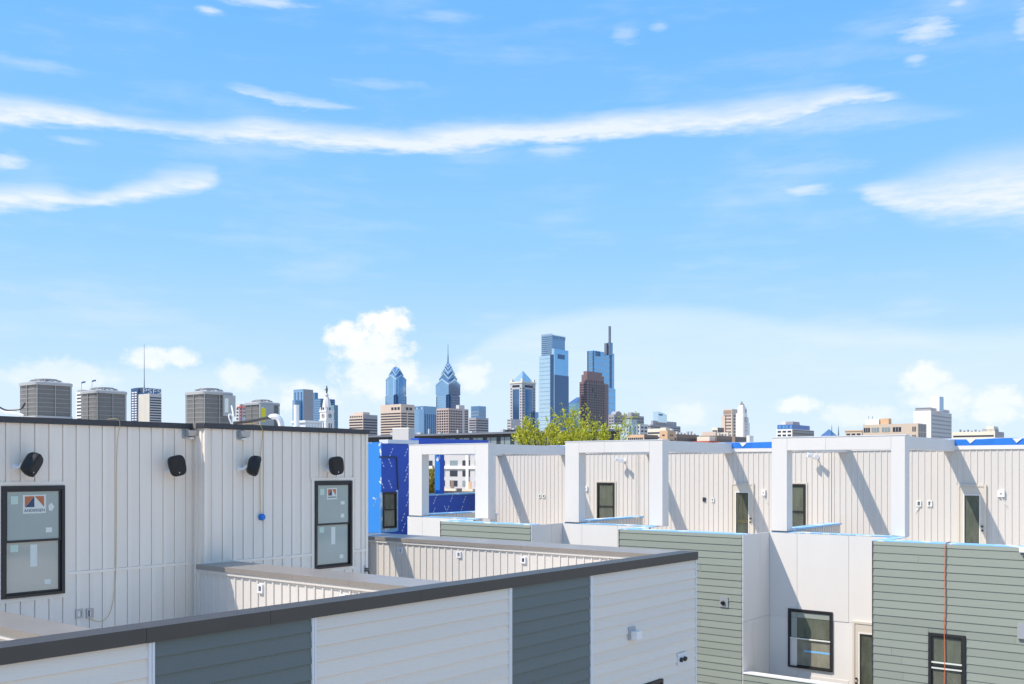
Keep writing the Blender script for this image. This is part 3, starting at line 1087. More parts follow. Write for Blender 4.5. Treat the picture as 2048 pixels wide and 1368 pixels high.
def row_house(k, g0, g1, w1, pr, pl, label, period_to, ph_y0):
    """g0..g1: lap-sided bay (y), g1..w1: recess with white panels, pr/pl: pergola posts (y ranges)"""
    T = thing('row_house', (XG + 4, (g0 + w1) / 2, -12.5), label, 'row house', 'new houses across the alley')
    box('body', M_CONC, XW + .12, 37, g0, w1 + .02, -12.5, DECK, T)
    box('body', M_CONC, XG + .24, XW + .119, g0 + .03, g1 - .08, -12.5, GTOP - .1, T)
    w = box('front_wall', M_GREEN_LAP, XG + .02, XG + .22, g0, g1 - .02, -12.5, GTOP - .012, T)
    cut = None
    if k == 0:
        a, b = onX(1932, 1266, XG).y, onX(1856, 1266, XG).y
        cut = (a, b, -7, onX(1890, 1262, XG).z)
    lap_panel(w, 'X', XG + .02, g0, g1 - .03, GTOP - .01, -6.6, M_GREEN_LAP, first=0.085, pitch=.178, lip=.017, split=.28, cut=cut)
    fb('X', XG + .02, 'corner_trim', M_FASCIA, g1 - .03, g1 - .012, 0, .022, -12.4, GTOP - .012, w)
    # coping tape on top of the bay
    box('coping', M_TAPE, XG + .03, XG + .5, g0, g1 - .01, GTOP - .011, GTOP + .004, T)
    box('coping', M_TAPE, XG + .501, XW + .2, g1 - .28, g1 - .012, GTOP - .011, GTOP + .003, T)
    # right-hand reveal of the bay faces the recess on its far side (seen on its neighbour); panels on it
    rv = box('reveal_wall', M_WHITE, XG + .03, XW + .1, g0 - .018, g0, -6.8, GTOP - .012, T)
    xm = [XG + .024, XG + 1.02, XW + .02]
    zr = -3.87
    for i in range(2):
        box('panel', M_WHITE, xm[i] + .004, xm[i + 1] - .004, g0 - .032, g0 - .019, zr + .005, GTOP - .014, rv)
    xl = [XG + .024, XG + .62, XW + .02]
    for i in range(2):
        box('panel', M_WHITE, xl[i] + .004, xl[i + 1] - .004, g0 - .032, g0 - .019, -6.6, zr - .005, rv)
    # recessed white wall with its panels
    ww = box('recess_wall', M_WHITE, XW, XW + .11, g1 - .02, w1 + .004, -6.8, GTOP - .012, T)
    yj = [g1 - .02, g1 + (w1 - g1) * .345, g1 + (w1 - g1) * .765, w1 + .008]
    for i in range(3):
        box('panel', M_WHITE, XW - .014, XW - .0005, yj[i] + .005, yj[i + 1] - .005, zr + .005, GTOP - .013, ww)
        if i == 1:
            continue
        box('panel', M_WHITE, XW - .014, XW - .0005, yj[i] + .005, yj[i + 1] - .005, -6.6, zr - .005, ww)
    if k == 0:
        box('panel', M_WHITE, XW - .014, XW - .0005, yj[1] + .005, yj[2] - .005, -6.6, -5.33, ww)
    else:
        box('panel', M_WHITE, XW - .014, XW - .0005, yj[1] + .005, yj[2] - .005, -6.6, zr - .005, ww)
    box('coping', M_TAPE, XW - .02, XW + .32, g1 - .008, w1 - .05, GTOP - .011, GTOP + .006, T)
    # balcony front in the recess
    bw = box('balcony_wall', M_GREEN_LAP, XG + .03, XG + .2, g1 + .001, w1 + .004, -12.5, -5.16, T)
    lap_panel(bw, 'X', XG + .028, g1 + .002, w1 + .003, -5.16, -6.6, M_GREEN_LAP, first=.16, lip=.016)
    box('coping', M_PVC, XG - .0, XG + .24, g1 + .001, w1 + .004, -5.159, -5.125, T)
    box('balcony_floor', M_DECK, XG + .21, XW, g1 + .001, w1 + .004, -6.4, -6.3, T)
    # pergola
    zb, zt = .445, .775
    pg = MB().box(XW - .01, XW + .33, pr[0], pl[1], zb, zt).build('pergola', M_WHITE, T)
    box('post', M_WHITE, XW - .008, XW + .328, pr[0] + .002, pr[1], GTOP + .007, zb - .002, pg)
    box('post', M_WHITE, XW - .008, XW + .328, pl[0], pl[1] - .002, GTOP + .007, zb - .002, pg)
    for (a, b) in ((pr[0], pr[1]), (pl[0], pl[1])):
        box('beam', M_WHITE, XW + .334, XP - .004, a + .002, a + .3, zb + .004, zt - .012, pg)
    # cladding sheets on the front of posts and beam, with open joints
    for a, b in ((pr[0] + .003, pr[1] - .003), (pl[0] + .003, pl[1] - .003)):
        box('cladding', M_WHITE, XW - .020, XW - .0105, a, b, GTOP + .03, zt - .004, pg)
    m1 = (pr[1] + pl[0]) / 2 + .3
    for a, b in ((pr[1] + .004, m1 - .003), (m1 + .003, pl[0] - .004)):
        box('cladding', M_WHITE, XW - .020, XW - .0105, a, b, zb + .002, zt - .004, pg)
    box('flashing', M_TRIM, XW - .03, XW + .35, pr[0] - .02, pl[1] + .015, zt + .001, zt + .022, pg)
    box('post_base', M_FASCIA, XW - .03, XW + .34, pl[0] - .03, pl[1] + .005, GTOP + .0065, GTOP + .02, pg)
    # deck and the low party wall beside the far post
    box('deck', M_DECK, XW + .33, XP, g0 + .05, w1 - .05, DECK, DECK + .08, T)
    pe = 28.55
    lw = box('party_wall', M_BEIGE, XW + .4, pe, pl[1] - .36, pl[1] - .03, DECK, -1.66, T)
    x = XW + .5
    while x < pe:
        fb('Y', pl[1] - .36, 'batten', M_BEIGE, x - .015, x + .015, 0, .014, DECK, -1.665, lw)
        x += .172
    box('coping', M_TAPE, XW + .36, pe + .03, pl[1] - .4, pl[1] - .01, -1.659, -1.615, T)
    # penthouse wall with boards, windows and doors
    sk = []
    d0 = v0 = None
    if k == 0:
        d0, d1, dt = onX(1969, 1000, XP).y, onX(1920, 1000, XP).y, -.52
    elif k == 1:
        d0, d1, dt = onX(1505, 1000, XP).y, onX(1466, 1000, XP).y, -.55
        v0 = onX(1612, 1000, XP).y
        v1, vt, vb = v0 + .85, onX(1600, 968, XP).z, -2.2
    else:
        v0, v1 = onX(1230, 1000, XP).y, onX(1195, 1000, XP).y
        vt, vb = onX(1212, 965, XP).z, -2.2
    if d0 is not None:
        sk.append((d0 - .07, d1 + .07, DECK, dt + .07))
    if v0 is not None:
        sk.append((v0 - .05, v1 + .05, vb, vt + .05))
    pwall = batten_wall(T, 'X', XP, ph_y0, w1 + .0, DECK, .49, .172, M_BEIGE, 'penthouse_wall', thick=.25, bw=.03, bd=.015, skip=sk)
    if d0 is not None:
        glass_door(T, 'X', XP, d0, d1, dt, DECK + .1, studs=(k == 1))
    if v0 is not None:
        mb = MB()
        mb.fbox('X', XP, v0 - .05, v0, 0, .03, vb, vt + .05)
        mb.fbox('X', XP, v1, v1 + .05, 0, .03, vb, vt + .05)
        mb.fbox('X', XP, v0, v1, 0, .03, vt, vt + .05)
        mb.build('window_casing', M_DOOR, T)
        W = dh_window(T, 'X', XP, v0 + .002, v1 - .002, vb, vt - .002, M_GLASS_D, M_GLASS_D, fw=.045)
        fb('X', XP, 'room', M_INTERIOR, v0 + .05, v1 - .05, -.001, .002, vb + .05, vt - .05, W)
    # roof edge: white drip, blue sheet with white flags, white top
    box('drip_trim', M_WHITE, XP - .035, XP + .2, ph_y0, w1 + .0, .492, .60, T)
    mb = MB()
    n = 24
    ys = [ph_y0 + (w1 - ph_y0) * j / n for j in range(n + 1)]
    top = [.775 + random.uniform(-.015, .02) for _ in ys]
    a = [(XP - .028 - random.uniform(0, .02), y, .602) for y in ys]
    b = [(XP - .022 - random.uniform(0, .03), y, t) for y, t in zip(ys, top)]
    for j in range(n):
        mb.quad(a[j], a[j + 1], b[j + 1], b[j])
        mb.quad(b[j], b[j + 1], (XP + .3, ys[j + 1], top[j + 1] + .01), (XP + .3, ys[j], top[j] + .01))
    sh = mb.build('roof_sheet', M_BLUETARP, T, smooth=True)
    y = ph_y0 + .5
    while y < w1 - .3:
        mb = MB()
        zf = .775
        mb.loft([[(XP - .055, y - .12, zf), (XP - .055, y + .12, zf), (XP - .055, y + .02, zf - .12)], [(XP - .052, y - .12, zf), (XP - .052, y + .12, zf), (XP - .052, y + .02, zf - .12)]])
        mb.build('white_flag', M_PVC, sh)
        y += 1.15
    box('roof', M_PVC, XP + .06, 37, ph_y0, w1, .49, .80, T)
    box('penthouse_side', M_BEIGE, XP + .251, 37, ph_y0, ph_y0 + .2, DECK, .49, T)
    return T


R1 = row_house(0, 4.3, 7.785, 10.98, (7.52, 7.85), (10.50, 10.92), 'row house at the right with dark sage siding and an orange rope', 11.0, 4.3)
R2 = row_house(1, 11.02, 14.66, 17.66, (14.19, 14.62), (17.06, 17.57), 'middle row house with a sage bay beside the near parapet end', 17.7, 11.0)
R3 = row_house(2, 17.70, 21.28, 24.27, (20.62, 21.18), (23.58, 24.20), 'row house left of the middle one, next to the blue wrapped house', 24.3, 17.68)

# fittings that belong to single houses
def fittings():
    # windows in the right house's bay and recess
    a, b = onX(1931, 1300, XG).y, onX(1857, 1300, XG).y
    zt = onX(1890, 1268, XG).z
    W = dh_window(R1, 'X', XG + .02, a, b, zt - 1.5, zt, M_GLASS_D, M_GLASS_D, fw=.06, proud=.045)
    fb('X', XG + .02, 'room', M_INTERIOR, a + .06, b - .06, -.002, .002, zt - 1.45, zt - .06, W)
    for dz in (-.64, -.765):
        fb('X', XG + .02, 'sash_rail', M_STICK, a + .07, b - .07, .034, .044, zt + dz - .018, zt + dz + .014, W)
    a, b = onX(1666, 1280, XW).y, onX(1577, 1280, XW).y
    zt, zb = onX(1620, 1220, XW).z, onX(1620, 1338, XW).z
    W = dh_window(R1, 'X', XW, a, b, zb, zt, M_GLASS_D, M_GLASS_D, fw=.05, proud=.045)
    fb('X', XW, 'room', M_INTERIOR, a + .06, b - .06, -.002, .002, zb + .05, zt - .06, W)
    fb('X', XW, 'sash_rail', M_STICK, a + .06, b - .06, .034, .046, (zt + zb) / 2 - .016, (zt + zb) / 2 + .02, W)
    fb('X', XW, 'blue_strip', M_TAPE, a + .07, b - .42, .0035, .0045, zb + .42, zb + .47, W)  # thin pale blue strip set behind the pane
    a, b = onX(1760, 1280, XW).y, onX(1711, 1280, XW).y
    glass_door(R1, 'X', XW - .014, a, b, onX(1720, 1247, XW).z, -6.28, handle_left=True)
    # vent on the middle house, hose bib box at the right edge
    q = onX(1447, 1204, XG)
    o = fb('X', XG + .02, 'vent_plate', M_STEEL, q.y - .13, q.y + .1, .018, .035, q.z - .13, q.z + .13, R2)
    mb = MB(); mb.tube([(XG - .015, q.y, q.z - .01), (XG - .06, q.y, q.z - .03)], .055, 12); mb.build('vent_hood', M_BLACK, o)
    q = onX(2046, 1262, XG)
    fb('X', XG + .02, 'meter_box', M_STEEL, q.y - .1, q.y + .1, .018, .07, q.z - .16, q.z + .16, R1)
    q = onX(2044, 1099, XG)
    o = fb('X', XG + .02, 'corner_wrap', M_PVC, q.y - .12, q.y + .05, .018, .05, q.z - .06, q.z + .06, R1)
    fb('X', XG + .02, 'sheet_end', M_NAVY, q.y - .14, q.y - .02, .02, .05, q.z - .17, q.z - .07, o)
    # electrical boxes on the beige walls
    for H, px, py in ((R1, 1838, 1007), (R1, 1860, 1007), (R2, 1409, 999), (R2, 1426, 1000), (R3, 1080, 992), (R3, 1088, 992)):
        q = onX(px, py, XP)
        big = H is R1
        wall_plate(H, 'X', XP, q.y, q.z, .13 if big else .10, .17 if big else .13, M_STICK if px != 1409 else M_BRASS, M_NAVY)
    q = onX(1838, 1014, XP)
    mb = MB(); mb.tube([(XP - .03, q.y, q.z), (XP - .05, q.y + .06, q.z - .08), (XP - .04, q.y + .1, q.z - .12)], .008, 6); mb.build('cable_tail', M_PVC, R1)


q = onX(980, 1038, XW + 1.5)
box('parapet_stub', M_BEIGE, XW + 1.3, XW + 1.7, q.y - .16, q.y + .16, DECK, -1.62, R3)
box('coping', M_TAPE, XW + 1.28, XW + 1.72, q.y - .18, q.y + .18, -1.619, -1.59, R3)
fittings()
bullet_lamp(1634, 913, XP, 'white twin lamp seen inside the right-hand pergola')
bullet_lamp(1249, 921, XP, 'white twin lamp seen inside the middle pergola')
alarm_box(2003, 987, XP, .17, .18, 'white square box right of the right-hand glass door')
alarm_box(1528, 985, XP, .12, .18, 'white box right of the door with wooden studs')
alarm_box(1173, 977, XP, .12, .17, 'white box inside the middle pergola, left of the window')

q = onX(1891, 1085, XG)
qb = onX(1888, 1368, XG)
zz = GTOP
pts = [(XG + .45, q.y + .02, GTOP + .012), (XG + .1, q.y + .01, GTOP + .016), (XG - .012, q.y, GTOP + .004), (XG - .02, q.y, GTOP - .12)]
for j in range(12):
    pts.append((XG - .018 + .004 * math.sin(j * 1.7), q.y + (qb.y - q.y) * j / 11 + .01 * math.sin(j * 2.1), GTOP - .3 - j * .45))
cable('hanging_rope', M_ROPE, pts, .012, 'orange rope hanging down the dark sage siding', 'rope')


# ------------------------------------------------------------------ the house still in blue wrap
def blue_house():
    Yb = 25.6
    XG = 24.62
    T = thing('unfinished_house', (26, 28, -12.5), 'unfinished house wrapped in blue sheeting behind the left pergola', 'row house', None)
    xe = onY(845, 900, Yb).x
    box('body', M_CONC, XG + .1, 37, Yb + .1, 34, -12.5, DECK, T)
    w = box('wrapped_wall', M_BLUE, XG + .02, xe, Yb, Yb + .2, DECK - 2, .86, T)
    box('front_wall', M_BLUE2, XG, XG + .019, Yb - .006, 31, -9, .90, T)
    box('wall_return', M_BLUE, xe - .2, xe - .002, Yb + .201, 31, DECK, .80, T)
    box('coping', M_TRIM, XG + .3, xe - .25, Yb - .05, Yb + .4, .862, 1.0, T)
    # window still without siding
    a, b = onY(765, 1000, Yb).x, onY(792, 1000, Yb).x
    zt, zb = onY(780, 984, Yb).z, onY(780, 1056, Yb).z
    W = dh_window(T, 'Y', Yb, a, b, zb, zt, M_GLASS_D, M_GLASS_D, fw=.05)
    fb('Y', Yb, 'room', M_INTERIOR, a + .05, b - .05, -.002, .003, zb + .05, zt - .06, W)
    mb = MB()
    mb.fbox('Y', Yb, a - .12, a - .002, 0, .008, zb - .12, zt)
    mb.fbox('Y', Yb, b + .002, b + .1, 0, .008, zb - .12, zt + .06)
    mb.fbox('Y', Yb, a - .002, b + .002, 0, .008, zb - .14, zb - .002)
    mb.build('flashing_tape', M_TAPE, T)
    # folded seam that outlines the sheet above the window
    c = [onY(758, 914, Yb), onY(793, 914, Yb), onY(796, 978, Yb)]
    mb = MB()
    mb.tube([(q.x, Yb - .012, q.z) for q in c], .035, 6)
    mb.build('sheet_fold', M_NAVY, T)
    # faint print marks on the sheet: short slanted strokes
    mb = MB()

    def mark(face, plane, s, z, L=.34, up=1, wd=.045):
        n = 3
        for j in range(n):
            f0, f1 = j / n + .03, (j + .7) / n
            pts = [(s + L * f0 * .55, z + up * L * f0), (s + L * f0 * .55 + wd, z + up * L * f0), (s + L * f1 * .55 + wd, z + up * L * f1), (s + L * f1 * .55, z + up * L * f1)]
            tri_prism(mb, face, plane, .002, .004, pts)
    for px, py, up in ((778, 905, 1), (808, 905, 1), (810, 935, 1), (808, 955, 1), (812, 985, 1), (811, 1005, 1), (802, 1035, 1), (803, 1055, 1), (776, 925, -1), (760, 925, -1), (776, 968, -1), (760, 968, -1), (746, 1005, 1)):
        q = onY(px, py, Yb)
        mark('Y', Yb, q.x, q.z - .15 * up, up=up)
    for px, py, up in ((868, 1002, 1), (902, 998, 1), (928, 1000, 1), (866, 1024, 1), (894, 1020, 1), (922, 1020, 1), (890, 1005, -1)):
        q = onY(px, py, Yb)
        mark('Y', Yb + .06, q.x, q.z - .12, L=.3, up=up)
    mb.build('print_marks', M_PRINT, T, kind='stuff')
    # low wrapped parapet behind, post and beam
    zt = onY(900, 990, Yb).z
    box('low_parapet', M_BLUE, xe + .001, 31, Yb + .06, Yb + .3, DECK, zt, T)
    box('coping', M_TAPE, xe, 31, Yb + .0, Yb + .4, zt + .001, zt + .06, T)
    box('coping', M_TAPE, xe, 31, Yb - .02, Yb + .059, DECK + .12, DECK + .3, T)
    q = onY(880, 950, Yb + .1)
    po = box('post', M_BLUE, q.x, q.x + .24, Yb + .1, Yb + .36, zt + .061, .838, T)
    box('sunlit_post_face', M_BLUE2, q.x - .012, q.x - .001, Yb + .1, Yb + .36, zt + .061, .838, po)  # brighter blue sheet, paints the sun on this side of the post
    box('beam', M_BLUE, xe - .2, onY(978, 885, Yb).x, Yb + .02, Yb + .4, .84, 1.09, T)


blue_house()


# ------------------------------------------------------------------ city materials
C_TAN = mat('tan_stone', (0.64, 0.52, 0.43), 0.8, var=0.05, vscale=.05)
C_CREAM = mat('cream_stone', (0.76, 0.70, 0.57), 0.8, var=0.05, vscale=.05)
C_WHITE = mat('white_stone', (0.80, 0.78, 0.75), 0.75, var=0.04, vscale=.05)
C_GREY = mat('grey_stone', (0.36, 0.35, 0.37), 0.8, var=0.06, vscale=.05)
C_LGREY = mat('pale_concrete', (0.56, 0.55, 0.55), 0.8, var=0.06, vscale=.05)
C_PINK = mat('pink_grey_stone', (0.52, 0.42, 0.38), 0.8, var=0.06, vscale=.05)
C_RED = mat('red_granite', (0.225, 0.15, 0.155), 0.5, var=0.06, vscale=.05)
C_BRICK = mat('brown_brick', (0.27, 0.20, 0.165), 0.85, var=0.12, vscale=.08)
C_ORANGE = mat('orange_brick', (0.64, 0.43, 0.27), 0.85, var=0.08, vscale=.08)
C_MILL = mat('mill_tan', (0.58, 0.48, 0.38), 0.85, var=0.06, vscale=.08)
C_DARK = mat('dark_cladding', (0.04, 0.043, 0.05), 0.6, var=0.1, vscale=.1)
C_WIN = mat('far_window', (0.03, 0.035, 0.055), 0.2, spec=0.6, var=0.2, vscale=.2)
C_WINP = mat('far_window_pale', (0.22, 0.28, 0.30), 0.2, spec=0.7, var=0.2, vscale=.2)
C_ROOF = mat('far_roof', (0.25, 0.24, 0.23), 0.9, var=0.1, vscale=.1)
C_STEEL = mat('far_steel', (0.20, 0.22, 0.26), 0.45, metal=.3)
C_COPPER = mat('green_bronze', (0.10, 0.13, 0.15), 0.6)
C_RAIL = mat('far_red', (0.50, 0.10, 0.06), 0.7)


def city_glass(name, col, rough=.12, metal=.75):
    return mat(name, col, rough, metal=metal, spec=.6, var=.10, vscale=.03, stretch=(1, 1, 2.2))


G_BLUE = city_glass('glass_blue', (0.30, 0.46, 0.64))
G_PALE = city_glass('glass_pale', (0.62, 0.74, 0.80))
G_DEEP = city_glass('glass_deep', (0.075, 0.135, 0.25))
G_MID = city_glass('glass_mid', (0.18, 0.30, 0.46))
G_TEAL = city_glass('glass_teal', (0.24, 0.42, 0.46))
G_LINE = mat('glass_spandrel', (0.34, 0.47, 0.60), .3, metal=.3, var=.05, vscale=.1)
G_BRIGHT = city_glass('glass_bright', (0.20, 0.42, 0.68), .1)


def corner(L, C, R, top, depth):
    c = dep(C, top, depth)
    y1 = onX(L, top, c.x).y
    x1 = onY(R, top, c.y).x
    return c.x, c.y, x1, y1, c.z


def zat(py, depth):
    return (YH - py) / F * depth


BASE = -12.5


def faces(x0, y0, x1, y1):
    return (('X', x0, y0, y1), ('Y', y0, x0, x1))


def bands(parent, face, plane, s0, s1, z0, z1, fh, m, wr=.5, marg=.03, name='window_bands', off=0.0, proud=.12, piers=0):
    mb = MB()
    w = s1 - s0
    a, b = s0 + w * marg, s1 - w * marg
    n = int((z1 - z0) / fh)
    for i in range(n):
        zt = z1 - off - i * fh - fh * (1 - wr) * .5
        zb = zt - fh * wr
        if zb < z0:
            break
        if piers:
            for j in range(piers):
                u0 = a + (b - a) * j / piers
                u1 = a + (b - a) * (j + 1) / piers
                g = (u1 - u0) * .16
                mb.fbox(face, plane, u0 + g, u1 - g, 0, proud, zb, zt)
        else:
            mb.fbox(face, plane, a, b, 0, proud, zb, zt)
    if mb.f:
        return mb.build(name, m, parent, kind='stuff')


def strips(parent, face, plane, s0, s1, z0, z1, n, m, wr=.4, name='piers', proud=.3):
    mb = MB()
    for i in range(n):
        u0 = s0 + (s1 - s0) * (i + .5 - wr / 2) / n
        u1 = s0 + (s1 - s0) * (i + .5 + wr / 2) / n
        mb.fbox(face, plane, u0, u1, 0, proud, z0, z1)
    return mb.build(name, m, parent, kind='stuff')


def simple_tower(name, label, L, C, R, top, depth, m, cat='tower', style=None, mwin=None, fh=3.9, wr=.5, marg=.04, cols=(0, 0), low=-4.0, off=1.5, m2=None, base=BASE, parent=None, wname='window_bands'):
    x0, y0, x1, y1, z = corner(L, C, R, top, depth)
    T = parent or thing(name, ((x0 + x1) / 2, (y0 + y1) / 2, BASE), label, cat)
    box('wall', m, x0, x1, y0, y1, base, z, T)
    if m2 is not None:
        box('side_wall', m2, x0 + .3, x1 + .02, y0 - .05, y0 + .3, base, z - .02, T)
    mw = mwin or C_WIN
    if style:
        for (face, pl, s0, s1), nc in zip(faces(x0, y0, x1, y1), cols):
            pl2 = pl - (.06 if (m2 is not None and face == 'Y') else 0)
            bands(T, face, pl2, s0, s1, max(low, base), z, fh, mw, wr, marg, piers=nc, off=off, name=wname)
    return T, (x0, y0, x1, y1, z)


def roofbox(T, bb, fx0, fx1, fy0, fy1, h, m, name='penthouse'):
    x0, y0, x1, y1, z = bb
    return box(name, m, x0 + (x1 - x0) * fx0, x0 + (x1 - x0) * fx1, y0 + (y1 - y0) * fy0, y0 + (y1 - y0) * fy1, z, z + h, T)


# --- far left: white slab with flags, and the slab with the roof sign
T, bb = simple_tower('office_tower', 'white slab tower with two flags, partly hidden by the second air conditioner', 152, 164, 200, 784, 1500, C_WHITE, style=1, cols=(0, 4), fh=5.2, wr=.45, marg=.15)
roofbox(T, bb, .05, .8, .1, .9, 3.6, C_GREY)
for px, py in ((166, 765), (187, 762)):
    a = dep(px - 3, 784, 1500); b = dep(px - 3, py - 1, 1500)
    pole = MB().tube([(a.x, a.y, a.z), (b.x, b.y, b.z)], .25, 6).build('flagpole', C_STEEL, T)
    e = dep(px + 5, py - 2, 1500)
    f = MB()
    f.loft([[(b.x, b.y, b.z), (b.x, b.y, b.z - 2.6)], [((b.x + e.x) / 2, (b.y + e.y) / 2 + .6, b.z + .9), ((b.x + e.x) / 2, (b.y + e.y) / 2 + .6, b.z - 1.6)], [(e.x, e.y, e.z + .6), (e.x, e.y, e.z - 1.9)]], caps=False)
    f.build('flag', G_MID, pole)


def sign_tower():
    T, bb = simple_tower('sign_tower', 'banded slab tower with tall letters and a mast on its roof', 277, 299, 323, 787, 1600, C_LGREY, style=None)
    x0, y0, x1, y1, z = bb
    strips(T, 'X', x0, y0, y1, -5, z - 1, 9, C_CREAM, .5)
    bands(T, 'Y', y0, x0, x1, -5, z, 4.1, C_WIN, .52, .03, off=4.5)
    # rear wing with pale balconies
    a0, b0, a1, b1, zz = corner(262, 276, 292, 776, 1640)
    box('rear_wing', G_DEEP, a0, a1, b0, b1, BASE, zz, T)
    bands(T, 'X', a0, b0, b1, -5, zz, 4.1, C_WHITE, .5, .1, name='balconies', off=5, piers=2, proud=.6)
    box('plant_room', C_STEEL, a0 + 3, a1 + 12, b0 - 2, b1 - 3, zz - 6, zz + 1, T)
    # sign frame and letters
    ys = onX(287, 787, x0).y
    zl = z + .8
    q0, q1 = onY(286, 780, ys).x, onY(322, 780, ys).x
    for i in range(5):
        xx = q0 + (q1 - q0) * i / 4
        MB().box(xx - .2, xx + .2, ys + .5, ys + .9, z, zl + 9).build('sign_strut', C_STEEL, T)
    box('sign_board', G_DEEP, q0 - .5, q1 + .5, ys + .2, ys + .6, zl, zl + 9.3, T)
    text_obj('sign_lettering', 'PSFS', C_WHITE, 'Y', ys, q0, q1, zl + .8, .2, T, h=7.6, thick=.1)
    m0, m1 = dep(288.5, 790, 1625), dep(289.5, 688, 1625)
    mb = MB()
    mb.tube([(m0.x, m0.y, m0.z), (m0.x, m0.y, m0.z + 28), (m0.x, m0.y, m1.z)], [1.1, .6, .25], 5)
    for i in range(9):
        zz2 = m0.z + 20 + i * 7
        mb.box(m0.x - .9 + i * .06, m0.x + .9 - i * .06, m0.y - .1, m0.y + .1, zz2, zz2 + .35)
    mb.build('mast', C_STEEL, T)


sign_tower()

# --- behind the rightmost air conditioner
T, bb = simple_tower('office_block', 'low grey and blue block with a red crane behind the yellow label unit', 472, 478, 500, 812, 1200, C_LGREY, style=1, cols=(1, 3), fh=4, m2=None)
roofbox(T, bb, .1, .6, .1, .8, 2.5, C_TAN)
x0, y0, x1, y1, z = bb
box('glass_front', G_BLUE, x0 + 2, x1 - 5, y0 - .4, y0 - .13, -5, z - 14, T)
a = dep(474, 815, 1190); b = dep(491, 815, 1190); c = dep(483, 824, 1190); e = dep(483, 809, 1190)
cr = thing('tower_crane', (c.x, c.y, BASE), 'small red crane jib left of the yellow label', 'crane')
MB().tube([(c.x, c.y, BASE), (c.x, c.y, e.z)], .8, 4).build('mast', M_REDTAPE, cr)
MB().tube([tuple(a), tuple(b)], .9, 4).build('jib', M_REDTAPE, cr)

# --- glass cluster behind the clock tower
T, bb = simple_tower('glass_tower', 'blue glass tower with a plain grey side left of the clock tower', 587, 606, 626, 778, 2050, G_BLUE, style=1, mwin=G_LINE, fh=7, wr=.12, marg=0, m2=C_LGREY)
x0, y0, x1, y1, z = bb
pset_o = box('side_slab', C_GREY, x0 + 2, x1 + .1, y0 - .5, y0 - .06, BASE, z - .5, T)
strips(T, 'X', x0, y0, y1, 10, z - 6, 3, G_DEEP, .16, 'glass_slots', .5)
a = corner(585, 590, 606, 800, 2040)
box('lower_wing', G_BLUE, a[0], a[2], a[1], a[3], BASE, a[4], T)
T, bb = simple_tower('glass_tower', 'stepped teal glass tower directly behind the clock tower', 628, 641, 670, 797, 2120, G_MID, style=1, mwin=G_LINE, fh=5, wr=.14, marg=0)
a = corner(622, 630, 636, 785, 2140)
box('upper_wing', G_MID, a[0], a[2], a[1], a[3], BASE, a[4], T)
a = corner(660, 668, 676, 810, 2100)
box('lower_wing', G_TEAL, a[0], a[2], a[1], a[3], BASE, a[4], T)
bands(T, 'Y', a[1], a[0], a[2], -5, a[4], 6, C_WINP, .4, .03)


